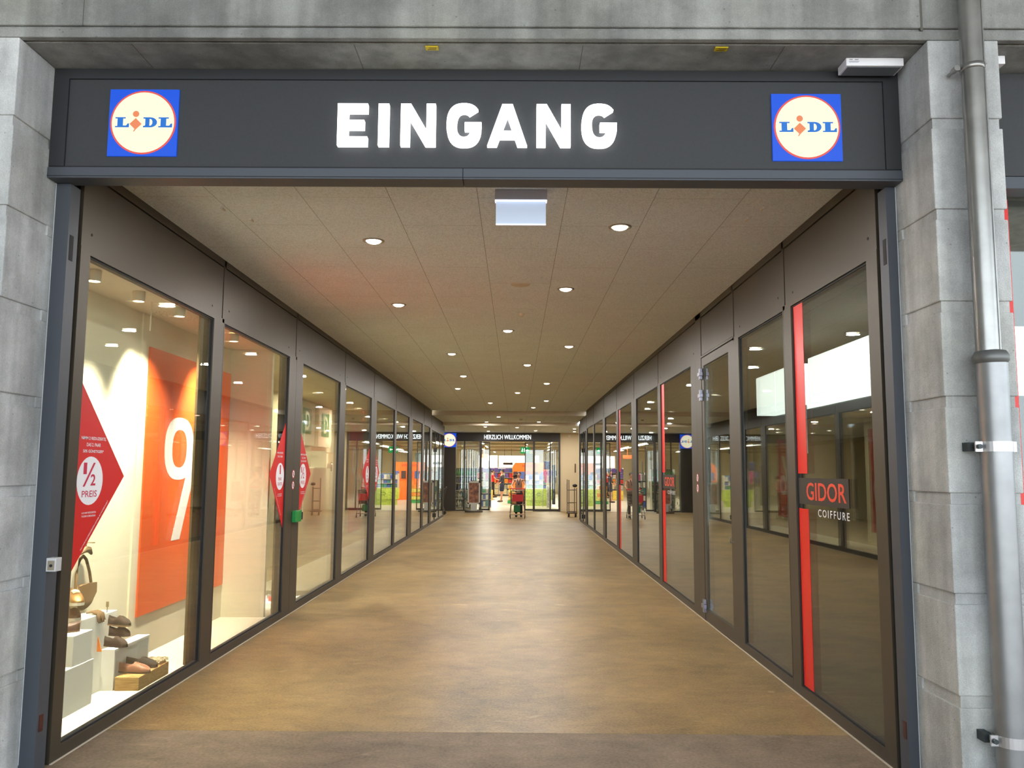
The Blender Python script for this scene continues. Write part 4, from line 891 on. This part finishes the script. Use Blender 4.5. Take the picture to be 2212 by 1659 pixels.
# shopping trolleys ------------------------------------------------
WIRE = mat('trolley_wire', (120, 112, 100), .4, .6); RUB = mat('wheel_rubber', (22, 20, 20), .6)
def trolley(label, loc, rz, handle, child):
    t = thing('shopping_trolley', loc, label, 'shopping trolley', rz=0); x, y, z = loc
    mb = MB(); r = .006
    # basket: narrower at the front (toward -y), handle at +y
    B = lambda yy: .21 + .05 * (yy + .4) / .85
    for zz in (.48, .58, .68, .78, .88, .96):
        k_ = (zz - .48) / .48; y0 = -.38 - .06 * k_; y1 = .36 + .04 * k_; a, b = B(y0) * (.9 + .1 * k_), B(y1)
        mb.tube([(x - a, y + y0, zz), (x + a, y + y0, zz), (x + b, y + y1, zz), (x - b, y + y1, zz), (x - a, y + y0, zz)], r if zz < .95 else .010, 6)
    for q in range(9):
        u = -1 + q / 4
        mb.tube([(x + u * .19, y - .38, .48), (x + u * .21, y - .44, .96)], .004, 5)
    for q in range(12):
        v = q / 11
        for s in (-1, 1): mb.tube([(x + s * (.19 + .06 * v), y - .38 + .74 * v, .48), (x + s * (.21 + .05 * v), y - .44 + .84 * v, .96)], .004, 5)
        mb.tube([(x - .19 - .05 * v, y - .38 + .74 * v, .48), (x + .19 + .05 * v, y - .38 + .74 * v, .48)], .004, 5)
    mb.build('basket', WIRE, t)
    mb = MB()
    for s in (-1, 1):
        mb.tube([(x + s * .20, y - .36, .46), (x + s * .20, y + .36, .46), (x + s * .26, y + .48, 1.02)], .013, 8)
        mb.tube([(x + s * .22, y - .20, .46), (x + s * .25, y - .42, .14)], .012, 8); mb.tube([(x + s * .24, y + .30, .46), (x + s * .27, y + .42, .14)], .012, 8)
        mb.tube([(x + s * .25, y - .42, .14), (x + s * .27, y + .42, .14)], .012, 8)
    mb.tube([(x - .25, y - .42, .14), (x + .25, y - .42, .14)], .010, 8)
    mb.build('frame', WIRE, t)
    MB().tube([(x - .27, y + .48, 1.02), (x + .27, y + .48, 1.02)], .018, 10).build('handle', handle, t)
    MB().box(x - .19, x + .19, y - .455, y - .447, .60, .84).build('front_panel', child, t)
    for s in (-1, 1):
        for yy, w in ((-.42, .25), (.42, .27)):
            mb = MB().tube([(x + s * w - .012, y + yy, .06), (x + s * w + .012, y + yy, .06)], .058, 16).tube([(x + s * w, y + yy, .06), (x + s * w, y + yy + .02, .14)], .012, 8)
            mb.build('wheel', RUB, t)
    t.rotation_euler = (0, 0, rz)
    return t
REDP = mat('red_trolley_plastic', (190, 22, 28), .45)
trolley('shopping trolley with a red front panel pushed by the woman', (.06, 29.45, 0), 0, REDP, REDP)
trolley('empty wire trolley peeping from behind the left shop front', (-3.12, 31.4, 0), math.radians(-90), RUB, WIRE)
tag(MB().bbox(-.075, .155, 29.2, 29.6, .22, .445, .02).build('green_crate', mat('green_crate_plastic', (10, 100, 45), .5)), 'green box hanging under the trolley basket', 'crate')
tag(MB().bbox(-.13, .02, 29.35, 29.7, .50, .90, .015).build('carton', mat('orange_white_carton', (225, 160, 95), .6, noise=(14, .5))), 'orange and white carton standing in the trolley', 'carton')
tag(MB().bbox(.03, .20, 29.25, 29.7, .50, .74, .02).build('shopping_bag', mat('dark_bag', (60, 40, 50), .7)), 'dark shopping bag lying in the trolley', 'bag')
# roll cage at the right
t = thing('roll_cage', (2.05, 30.3, 0), 'tall grey roll cage trolley against the end of the right shop front', 'roll cage')
GT = mat('grey_tube', (112, 100, 82), .45, .5); mb = MB()
for x, y, h in ((1.86, 30.2, 1.36), (1.94, 30.5, 1.34), (2.12, 30.2, 1.05), (2.22, 30.5, 1.05)): mb.tube([(x, y, .16), (x, y, h)], .016, 8)
for z in (.20, .52, .98): mb.tube([(1.86, 30.2, z), (2.12, 30.2, z), (2.22, 30.5, z), (1.94, 30.5, z), (1.86, 30.2, z)], .012, 8)
mb.build('frame', GT, t); MB().box(1.86, 2.22, 30.2, 30.5, .13, .17).build('base', mat('brown_base', (90, 75, 60)), t)
for x, y in ((1.90, 30.22), (2.15, 30.22), (1.95, 30.48), (2.2, 30.48)): MB().tube([(x - .015, y, .065), (x + .015, y, .065)], .062, 14).box(x - .01, x + .01, y - .02, y + .02, .06, .14).build('wheel', RUB, t)
tag(MB().ell((2.14, 30.22, 1.135), (.09, .08, .06)).build('work_glove', RUB), 'black bundle on top of the roll cage', 'bundle')

# ------------------------------------------------------------------ people
def skin(name, m, parent, chain, edges, sub=2):
    """chain: dict id -> (x,y,z,rx,ry); first id is the root"""
    ids = list(chain); me = bpy.data.meshes.new(name)
    me.from_pydata([chain[i][:3] for i in ids], [(ids.index(a), ids.index(b)) for a, b in edges], [])
    o = bpy.data.objects.new(name, me); COL.objects.link(o); me.materials.append(m); o.parent = parent
    md = o.modifiers.new('skin', 'SKIN'); md.use_smooth_shade = True
    for i, k_ in enumerate(ids):
        sv = me.skin_vertices[0].data[i]; sv.radius = chain[k_][3:5]; sv.use_root = (i == 0)
    o.modifiers.new('sub', 'SUBSURF').levels = sub; o.modifiers['sub'].render_levels = sub
    return o
def person(name_label, loc, rz, C, hair, arms, legs, shorts=False, longhair=False, H_=1.70, top2=None):
    """figure faces -y; arms: list of (elbow, wrist, hand dir) for right/left; legs: (knee, ankle)"""
    t = thing('person', loc, name_label, 'person'); k = H_ / 1.70; t.rotation_euler = (0, 0, rz); t.scale = (k, k, k)
    ch = {'pel': (0, 0, .92, .115, .085), 'waist': (0, .0, 1.06, .098, .072), 'chest': (0, 0, 1.24, .15, .10), 'sh': (0, .01, 1.38, .12, .075), 'neck': (0, 0, 1.47, .05, .05), 'jaw': (0, -.015, 1.535, .058, .068), 'head': (0, -.01, 1.60, .074, .09), 'crown': (0, 0, 1.655, .058, .07)}
    ed = [('pel', 'waist'), ('waist', 'chest'), ('chest', 'sh'), ('sh', 'neck'), ('neck', 'jaw'), ('jaw', 'head'), ('head', 'crown')]
    top = {'w0': (0, 0, .84, .168, .132), 'w1': (0, 0, .96, .148, .116), 'waist': (0, 0, 1.06, .13, .10), 'chest': (0, 0, 1.24, .165, .115), 'sh': (0, .01, 1.385, .135, .085), 'nk': (0, 0, 1.425, .07, .065)}; te = [('w0', 'w1'), ('w1', 'waist'), ('waist', 'chest'), ('chest', 'sh'), ('sh', 'nk')]
    tr = {'p': (0, 0, .93, .146, .114), 'wst': (0, 0, 1.04, .132, .104)}; tre = [('p', 'wst')]
    for i, s in enumerate((-1, 1)):
        e, w = arms[i]; S0 = (s * .175, .01, 1.375); n = 'rl'[i]
        ch['s' + n] = (*S0, .052, .052); ch['e' + n] = (*e, .04, .04); ch['w' + n] = (*w, .026, .028); d = (Vector(w) - Vector(e)).normalized()
        ed += [('sh', 's' + n), ('s' + n, 'e' + n), ('e' + n, 'w' + n)]
        p = Vector(w) + d * .05; ch['h' + n] = (*p, .020, .036); ed.append(('w' + n, 'h' + n))
        # four fingers and a thumb
        sidev = Vector((1, 0, 0)); 
        for q in range(4):
            b = p + d * .035 + sidev * (-.027 + .018 * q); c = b + d * (.03 + .006 * (q in (1, 2))) + Vector((0, 0, -.018)); g = c + d * .006 + Vector((0, 0, -.03))
            ch['f%s%d' % (n, q)] = (*b, .009, .009); ch['g%s%d' % (n, q)] = (*c, .008, .008); ch['k%s%d' % (n, q)] = (*g, .007, .007)
            ed += [('h' + n, 'f%s%d' % (n, q)), ('f%s%d' % (n, q), 'g%s%d' % (n, q)), ('g%s%d' % (n, q), 'k%s%d' % (n, q))]
        b = Vector(w) + d * .03 + sidev * (-s) * .035; g = b + d * .035 + Vector((0, 0, -.02)) + sidev * (-s) * .008
        ch['t' + n] = (*b, .010, .010); ch['u' + n] = (*g, .008, .008); ed += [('w' + n, 't' + n), ('t' + n, 'u' + n)]
        kn, an = legs[i]; hp = (s * .09, 0, .88)
        ch['p' + n] = (*hp, .085, .09); ch['q' + n] = (*kn, .055, .06); ch['c' + n] = ((kn[0] + an[0]) / 2, (kn[1] + an[1]) / 2 + .015, (kn[2] + an[2]) / 2 + .06, .052, .057); ch['a' + n] = (*an, .036, .04)
        ch['o' + n] = (an[0], an[1] - .13, an[2] - .045, .036, .024)
        ed += [('pel', 'p' + n), ('p' + n, 'q' + n), ('q' + n, 'c' + n), ('c' + n, 'a' + n), ('a' + n, 'o' + n)]
        top['s' + n] = (s * .18, .01, 1.378, .068, .066); te.append(('sh', 's' + n)); sl = C.get('sleeve', .45)
        pe = Vector(S0).lerp(Vector(e), min(sl, 1)); top['e' + n] = (*pe, .056 if sl < .9 else .05, .056 if sl < .9 else .05); te.append(('s' + n, 'e' + n))
        if sl > 1: top['w' + n] = (*Vector(e).lerp(Vector(w), sl - 1), .038, .038); te.append(('e' + n, 'w' + n))
        tr['p' + n] = (hp[0], hp[1], .86, .098, .104); tre.append(('p', 'p' + n))
        if shorts: tr['q' + n] = (*Vector(hp).lerp(Vector(kn), .93), .088, .092); tre.append(('p' + n, 'q' + n))
        else:
            tr['q' + n] = (*kn, .066, .07); tr['a' + n] = (an[0], an[1], an[2] + .02, .052, .056); tre += [('p' + n, 'q' + n), ('q' + n, 'a' + n)]
        # shoe
        mb = MB(); fx, fy, fz = an; mb.ell((fx, fy - .06, .045), (.048, .145, .05), 14, 8); sh = mb.build('shoe', C['shoe'], t, False)
    body = skin('body', C['skin'], t, ch, ed)
    skin('top', C['top'], t, top, te); skin('trousers' if not shorts else 'shorts', C['trou'], t, tr, tre)
    hb = MB().ell((0, .022, 1.628), (.082, .092, .088), 18, 12)
    if longhair:
        hb.tube([(.02, .07, 1.60), (-.06, .10, 1.58), (-.14, .10, 1.575), (-.20, .08, 1.545), (-.23, .06, 1.52)], .03, 10, rs=[.06, .055, .045, .03, .012])
        hb.tube([(.0, .075, 1.57), (-.08, .10, 1.53), (-.16, .09, 1.51), (-.21, .07, 1.45)], .03, 8, rs=[.05, .04, .03, .008])
    hb.build('hair', hair, t, False)
    fc = MB(); 
    for s in (-1, 1): fc.ell((s * .028, -.092, 1.605), (.011, .006, .007), 8, 6)
    fc.build('eyes', BLACK, t, False)
    MB().ell((0, -.104, 1.578), (.011, .016, .016), 8, 6).build('nose', C['skin'], t, False)
    MB().ell((0, -.094, 1.545), (.020, .006, .006), 8, 6).build('mouth', mat('lip', (150, 75, 65)), t, False)
    for s in (-1, 1): MB().ell((s * .076, 0, 1.595), (.009, .02, .028), 8, 6).build('ear', C['skin'], t, False)
    return t
SKIN = mat('skin_tone', (205, 150, 118), .55)
wom = person('woman in a sleeveless taupe top and black leggings pushing the trolley', (.10, 30.28, 0), 0,
    dict(skin=SKIN, top=mat('taupe_top', (150, 118, 98), .8), trou=mat('black_leggings', (28, 25, 28), .8), shoe=mat('dark_sneaker', (40, 36, 40), .6), sleeve=.12),
    mat('dark_brown_hair', (42, 28, 20), .5), [((-.27, -.06, 1.17), (-.22, -.27, 1.06)), ((.25, -.06, 1.17), (.20, -.27, 1.06))],
    [((-.10, -.06, .50), (-.09, .0, .09)), ((.09, -.02, .50), (.10, -.06, .09))], longhair=True, H_=1.62)
MB().add([(-.075, -.118, 1.43), (-.045, -.125, 1.43), (.012, -.148, 1.20), (-.012, -.148, 1.20)], [(0, 1, 2, 3)]).add([(.075, -.118, 1.43), (.045, -.125, 1.43), (-.012, -.148, 1.20), (.012, -.148, 1.20)], [(0, 1, 2, 3)]).build('scarf', mat('dark_scarf', (50, 20, 25)), wom, False)
man = person('man in a dark jacket and navy shorts standing inside the store', (-.75, 44.6, 0), math.radians(-70),
    dict(skin=SKIN, top=mat('dark_grey_jacket', (52, 52, 62), .8), trou=mat('navy_shorts', (44, 50, 72), .8), shoe=mat('grey_brown_shoe', (80, 70, 60), .6), sleeve=1.7),
    mat('black_hair', (30, 24, 22), .5), [((-.25, -.02, 1.12), (-.16, -.2, .98)), ((.25, .0, 1.12), (.18, -.2, .98))],
    [((-.10, -.02, .50), (-.11, .02, .09)), ((.10, -.02, .50), (.11, -.1, .09))], shorts=True, H_=1.72)
man2 = person('person in a red shirt bending over shelves deep in the store', (-1.45, 52, 0), math.radians(100),
    dict(skin=SKIN, top=mat('red_shirt', (205, 30, 35), .8), trou=_M['black_leggings'], shoe=_M['dark_sneaker'], sleeve=.5),
    mat('black_hair2', (30, 24, 22), .5), [((-.25, -.12, 1.15), (-.2, -.32, 1.1)), ((.25, -.12, 1.15), (.2, -.32, 1.1))],
    [((-.10, -.02, .50), (-.11, .02, .09)), ((.10, -.02, .50), (.11, -.1, .09))], H_=1.7)

# ================================================================== SUPERMARKET INTERIOR
struct('wall_store_back', MB().box(-12, 9, 62, 62.2, 0, 5), mat('white_store_wall', (222, 210, 180), .9), 'bright white back wall of the supermarket', 'wall')
struct('wall_store_left', MB().box(-12, -11.9, YV + .1, 62, 0, 5), _M['white_store_wall'], 'left side wall of the supermarket', 'wall')
struct('wall_store_right', MB().box(8.9, 9, YV + .1, 62, 0, 5), _M['white_store_wall'], 'right side wall of the supermarket', 'wall')
struct('ceiling_store', MB().box(-12, 9, YV + .1, 62, 3.45, 3.6).box(-12, 9, YV + .1, YV + .2, 3.24, 3.45), mat('store_ceiling', (205, 190, 150), .9), 'warm beige ceiling of the supermarket', 'ceiling')
DUCT = mat('duct_metal', (165, 150, 115), .5, .2)
for i, (x0, x1, y0, y1, z0, z1, lab) in enumerate([(-3, -2.2, 36, 60, 3.06, 3.4, 'long air duct left of the store entrance axis'), (3.2, 4.2, 36, 60, 3.06, 3.4, 'long air duct right of the store entrance axis'),
        (-8, 8, 41, 41.6, 2.92, 3.05, 'nearest cross duct under the store ceiling'), (-8, 8, 47, 47.6, 2.92, 3.05, 'middle cross duct under the store ceiling'), (-8, 8, 54, 54.6, 2.92, 3.05, 'farthest cross duct under the store ceiling')]):
    tag(MB().bbox(x0, x1, y0, y1, z0, z1, .02).build('air_duct', DUCT), lab, 'duct')
STL = mat('store_tube_light', (255, 250, 235), .5, emit=9, ecol=(255, 247, 228))
tl = None
for i, (x, y) in enumerate([(-1.6, 39), (1.6, 39), (-1.6, 45), (1.8, 45), (-2, 51), (2, 51), (-1.5, 57), (2.5, 57), (-6, 43.5), (-6, 51.5)]):
    if tl is None:
        tl = thing('strip_light', (x, y, 2.95), '', 'light')
        MB().box(x - .06, x + .06, y - 1.4, y + 1.4, 2.96, 3.00).tube([(x, y - 1, 3.0), (x, y - 1, 3.445)], .01, 6).tube([(x, y + 1, 3.0), (x, y + 1, 3.445)], .01, 6).build('housing', WHITE, tl); MB().box(x - .04, x + .04, y - 1.4, y + 1.4, 2.95, 2.96).build('tube', STL, tl)
        l = bpy.data.lights.new('lamp', 'AREA'); l.shape = 'RECTANGLE'; l.size = .3; l.size_y = 2.8; l.energy = 130; l.color = (1, .93, .8)
        lo = bpy.data.objects.new('lamp', l); COL.objects.link(lo); lo.parent = tl; lo.location = (0, 0, -.03); t = tl
    else: t = copy_tree(tl); t.location = (x, y, 2.95)
    tag(t, 'hanging strip light in the store, %s row from the entrance, %s' % (['first', 'second', 'third', 'fourth'][min(3, int((y - 38) / 6))], 'far left aisle' if x < -4 else ('left' if x < 0 else 'right')), 'light', 'strip lights in the store')
# emergency exit sign in the store
t = thing('exit_sign', (.48, 38, 2.45), 'green emergency exit sign with white arrow inside the store', 'sign')
EG = mat('exit_green_lit', (0, 145, 75), .5, emit=.7, ecol=(0, 150, 80)); EW = mat('exit_white_lit', (240, 255, 245), .5, emit=1.2)
MB().box(.20, .62, 37.98, 38.02, 2.45, 2.745).tube([(.41, 38, 2.745), (.41, 38, 3.44)], .008, 6).build('panel', EG, t)
mb = MB().prism([(.42, 2.585), (.50, 2.585), (.50, 2.54), (.57, 2.60), (.50, 2.66), (.50, 2.615), (.42, 2.615)], ((0, 37.98, 0), (1, 0, 0), (0, 0, 1), (0, -1, 0)), .002)
fe = ((0, 37.98, 0), (1, 0, 0), (0, 0, 1), (0, -1, 0))
mb.prism(circle(.285, 2.68, .018, n=12), fe, .002).prism([(.25, 2.60), (.275, 2.655), (.30, 2.655), (.285, 2.58)], fe, .002).prism([(.255, 2.60), (.285, 2.585), (.262, 2.54), (.235, 2.525), (.225, 2.535), (.25, 2.555)], fe, .002).prism([(.27, 2.60), (.29, 2.59), (.315, 2.56), (.305, 2.51), (.29, 2.51), (.297, 2.552)], fe, .002).prism([(.29, 2.65), (.335, 2.62), (.33, 2.608), (.285, 2.63)], fe, .002).prism([(.36, 2.52), (.40, 2.52), (.40, 2.69), (.36, 2.69)], ((0, 37.98, 0), (1, 0, 0), (0, 0, 1), (0, -1, 0)), .002)
mb.build('pictogram', EW, t)
# big orange display
t = thing('orange_display', (.6, 47.3, 0), 'large orange shelf display with an arched top in the store', 'display')
OO = mat('orange_card_stock', (238, 112, 30), .6)
MB().prism([(-.2, 1.1), (1.75, 1.1), (1.75, 1.9), (1.6, 2.12), (-.05, 2.12), (-.2, 1.9)], ((0, 47.3, 0), (1, 0, 0), (0, 0, 1), (0, -1, 0)), .4).build('header', OO, t)
MB().box(-.2, 1.75, 46.92, 47.3, 0, 1.1).build('base', OO, t)
mb = MB()
for q in range(9): mb.box(.36 + q * .1, .42 + q * .1, 46.893, 46.899, 1.88, 2.0)
mb.build('print', mat('red_print', (225, 60, 40)), t)['kind'] = 'stuff'
for q in range(5): MB().box(-.15 + q * .38, .1 + q * .38, 46.85, 46.9, 1.2, 1.62).build('insert', mat(['dark_insert', 'blue_insert', 'red_insert'][q % 3], [(60, 45, 45), (70, 90, 150), (210, 70, 50)][q % 3]), t)
tag(MB().box(-.78, -.2, 50, 50.1, 2.02, 2.16).tube([(-.7, 50.05, 2.16), (-.7, 50.05, 3.445)], .01, 6).tube([(-.28, 50.05, 2.16), (-.28, 50.05, 3.445)], .01, 6).build('aisle_sign', mat('aisle_brown', (70, 50, 35))), 'small dark aisle sign left of the orange display', 'sign')

# product cells ----------------------------------------------------
random.seed(11)
PAL = {n_: mat('pack_' + n_, c, .5, noise=(16, .35)) for n_, c in dict(green=(60, 160, 80), blue=(60, 90, 165), teal=(60, 130, 130), white=(222, 220, 210), grey=(150, 150, 142), violet=(110, 90, 170), yellow=(226, 205, 90), orange=(235, 140, 40), red=(200, 50, 50), pink=(205, 80, 140), lime=(182, 205, 80), navy=(40, 45, 90), black=(45, 42, 42), cream=(230, 215, 170)).items()}
PACK = {}
def pack(kind, col, w, d, h):
    key = (kind, col, round(w, 3), round(h, 3))
    if key not in PACK:
        mb = MB()
        if kind == 'bottle_pack':
            for i in range(2):
                r = w / 4
                mb.lathe([(0, 0), (r * .95, 0), (r * .95, h * .62), (r * .35, h * .82), (r * .35, h), (0, h)], ((i - .5) * w / 2, 0, 0), 8)
        elif kind == 'shirt':
            mb.prism([(-w * .3, 0), (w * .3, 0), (w * .3, h * .6), (w * .5, h * .55), (w * .42, h * .95), (w * .12, h), (-w * .12, h), (-w * .42, h * .95), (-w * .5, h * .55), (-w * .3, h * .6)], ((0, d / 2, 0), (1, 0, 0), (0, 0, 1), (0, -1, 0)), d)
        else: mb.bbox(-w / 2, w / 2, -d / 2, d / 2, 0, h, min(w, h) * .06)
        o = mb.build(kind, PAL[col], None, False); PACK[key] = o; o['used'] = 0
    return PACK[key]
_used = set()
def put(kind, col, w, d, h, x, y, z, lab, cat, grp):
    o = pack(kind, col, w, d, h)
    if o.name in _used: o = o.copy(); COL.objects.link(o)
    _used.add(o.name); o.location = (x, y, z); tag(o, lab, cat, grp)
    if 'used' in o: del o['used']
    return o
ORD = ['first', 'second', 'third', 'fourth', 'fifth', 'sixth', 'seventh', 'eighth', 'ninth', 'tenth', 'eleventh', 'twelfth']
def shelf(label, x0, x1, y, depth, zs, rows, name='store_shelf', back=None, cols=None, grp='', kind='product_box', fill=.92, cat='package', top=None, zb=0):
    t = thing(name, ((x0 + x1) / 2, y, 0), label, 'shelf')
    ztop = top or (zs[-1] + .35)
    mb = MB()
    for z in zs: mb.box(x0, x1, y - depth / 2, y + depth / 2, z - .025, z)
    mb.build('boards', mat('shelf_board', (205, 200, 185), .5), t)
    MB().box(x0, x1, y + depth / 2, y + depth / 2 + .03, zb, ztop).build('back_panel', back or mat('shelf_back', (170, 160, 140)), t)
    MB().box(x0 - .02, x0, y - depth / 2, y + depth / 2, zb, ztop).box(x1, x1 + .02, y - depth / 2, y + depth / 2, zb, ztop).build('side_panel', _M['shelf_board'], t)
    for i, z in enumerate(zs):
        gap = (zs[i + 1] if i + 1 < len(zs) else ztop) - z - .04
        n_ = rows[i]; w = (x1 - x0) / n_; c = cols[i]
        for q in range(n_):
            cc = c[q % len(c)] if isinstance(c, (list, tuple)) else c; h = min(gap, gap * random.choice((.8, .9, .98)))
            nm = {'product_box': 'product package', 'bottle_pack': 'pack of bottles', 'crate': 'crate', 'fruit_crate': 'fruit crate'}[kind]
            o_ = ['bottom', 'second', 'third', 'fourth', 'fifth', 'sixth'][i]
            put(kind, cc, w * fill, depth * .8, h - .004, x0 + w * (q + .5), y - .05 * depth, z + .002, '%s %s on the %s board of the %s, %s from the left' % (cc, nm, o_, grp, ORD[q]), cat, 'packages on the %s board of the %s' % (o_, grp))
# behind the left fixed glass: drinks and green crates
shelf('tall drinks shelf behind the left fixed glass of the store', -2.75, -1.75, 37.2, .5, [.05, .42, .78, 1.1, 1.42], [6, 6, 6, 6, 6], cols=[['grey', 'white'], ['grey', 'white', 'teal'], ['navy', 'blue', 'green'], ['grey', 'violet', 'green'], ['green']], grp='drinks shelf', kind='bottle_pack', cat='bottles', back=mat('shelf_dark_back', (95, 95, 88)))
shelf('low shelf of mixed goods behind the left sliding door leaf', -1.62, -1.15, 38.2, .5, [.05, .36, .66, .96, 1.26], [4, 4, 4, 4, 4], cols=[['blue', 'white', 'teal'], ['white', 'blue'], ['teal', 'green', 'white'], ['white', 'grey'], ['grey', 'white', 'pink']], grp='mixed goods shelf', back=_M['shelf_dark_back'])
# patterned film on lower left glass
fm = mat('blob_print', (170, 165, 130), .6)
t = thing('window_print', (-2, YV - .02, .06), 'pale blob pattern printed on the lower part of the left store glass', 'window print')
mb = MB(); random.seed(5)
for q in range(90):
    x = random.uniform(-2.48, -1.6); z = random.uniform(.12, .92); r = random.uniform(.012, .03)
    mb.prism(circle(x, z, r, r * random.uniform(.6, 1.4), 7), ((0, YV - .012, 0), (1, 0, 0), (0, 0, 1), (0, -1, 0)), .001)
mb.build('pattern', fm, t)['kind'] = 'stuff'
# back shelves seen through the open door
shelf('back wall shelf with violet and blue packs', -2.9, 0.0, 56, .6, [.1, .5, .85, 1.2, 1.55], [10, 10, 11, 12, 12], cols=[['white', 'cream'], ['white', 'grey', 'cream'], ['red', 'white', 'orange'], ['violet', 'red', 'white'], ['violet', 'blue', 'violet']], grp='back wall shelf', back=mat('shelf_pale_back', (220, 215, 200)))
shelf('yellow-backed shelf right of the standing man', .0, 1.2, 50.5, .6, [.1, .45, .8, 1.15, 1.5], [6, 6, 6, 7, 7], cols=[['white', 'cream'], ['cream', 'white'], ['white', 'yellow'], ['yellow', 'cream'], ['yellow', 'lime']], grp='yellow shelf', back=PAL['yellow'])  # the back panel itself is yellow
# yellow fruit crates beside the man
for q in range(4):
    tag(MB().bbox(-.72 + .35, -.72 + .95, 42.6, 43.0, .16 + q * .19, .34 + q * .19, .01).build('fruit_crate', PAL['orange' if q % 2 else 'yellow']), 'yellow-orange fruit crate right of the standing man, %s of four' % ['lowest', 'second', 'third', 'topmost'][q], 'crate', 'fruit crates beside the man')
tag(MB().bbox(-.42, .28, 42.5, 43.0, 0, .15, .01).build('green_plinth', PAL['green']), 'green base under the fruit crates', 'plinth')
tag(MB().bbox(-1.95, -1.35, 48.4, 48.9, .0, .55, .02).build('bin', PAL['yellow']), 'yellow bin left of the standing man', 'bin')
tag(MB().box(-2.6, -1.3, 58, 58.1, 1.9, 2.72).build('wall_glow_panel', mat('store_white_glow', (255, 253, 240), .5, emit=1.6)), 'white wall panel with added glow deep in the store, left part', 'light panel')  # wall band made to glow for an overbright white, no lamp there
tag(MB().box(-1.2, 1.6, 58, 58.1, 1.9, 2.72).build('wall_glow_panel', _M['store_white_glow']), 'white wall panel with added glow deep in the store, right part', 'light panel')
# right side display behind the glass: lime counter, blue goods, hanging clothes
t = thing('lime_counter', (1.15, 40, 0), 'lime green counter front behind the right store glass', 'counter')
MB().bbox(.42, 1.75, 39.8, 40.4, .28, .80, .01).box(.5, 1.7, 39.86, 40.34, 0, .28).build('body', PAL['lime'], t)
MB().tube([(1.1 + .1 * math.cos(a), 39.79, .55 + .07 * math.sin(a)) for a in [5.6 * k_ / 12 for k_ in range(13)]], .012, 5).build('emblem', mat('olive_line', (110, 140, 40)), t)
shelf('two-tier produce shelf above the lime counter', .45, 1.45, 40.1, .5, [.84, 1.04, 1.24], [6, 6, 6], cols=[['teal', 'green', 'blue'], ['blue', 'white', 'teal'], ['white', 'blue', 'grey']], grp='produce shelf', top=1.5, zb=.803, kind='product_box', back=mat('blue_back', (90, 120, 150)))
for q in range(3):
    put('shirt', ['pink', 'violet', 'navy'][q], .2, .06, .58, 1.38 + .21 * q, 38.72, 1.12, ['pink', 'violet', 'navy blue'][q] + ' garment hanging on the rack behind the right store glass', 'garment', 'garments behind the right glass')
t = thing('garment_rack', (1.6, 38.72, 0), 'clothes rack with a dark blue poster on top behind the right store glass', 'rack')
MB().tube([(1.26, 38.72, 0), (1.26, 38.72, 1.72), (1.98, 38.72, 1.72), (1.98, 38.72, 0)], .014, 8).build('rail', mat('rack_tube', (150, 150, 148), .4, .6), t)
MB().bbox(1.30, 1.62, 38.7, 38.75, 1.735, 2.12, .01).build('poster', PAL['navy'], t)
tag(MB().bbox(1.66, 1.80, 38.0, 38.3, 0.15, 1.95, .01).build('gate_post', PAL['black']), 'tall black gate column behind the right store glass', 'column')
tag(MB().bbox(1.42, 1.62, 38.2, 38.5, 0, 1.0, .01).build('white_column', PAL['white']), 'white cylinder-like column below the hanging garments', 'column')
tag(MB().box(.55, 1.1, 52, 52.1, 2.1, 2.75).tube([(.8, 52.05, 2.75), (.8, 52.05, 3.445)], .01, 6).build('hanging_board', mat('grey_green_panel', (95, 110, 100))), 'grey panel hanging behind the exit sign', 'panel')
tag(MB().box(-1.98, -1.5, 45, 45.05, 2.35, 2.55).tube([(-1.74, 45.02, 2.55), (-1.74, 45.02, 3.445)], .01, 6).build('hanging_board', mat('orange_panel', (235, 110, 60))), 'orange panel hanging behind the left store glass', 'panel')
for i, x in enumerate((-2.2, -1.85, -1.2)):
    tag(MB().box(x, x + .04, 36.0, 36.04, 0, 2.1).build('guide_rail', mat('rail_grey', (120, 125, 120), .4, .5)), ['left', 'middle', 'right'][i] + ' of three thin grey posts behind the left store glass', 'post')
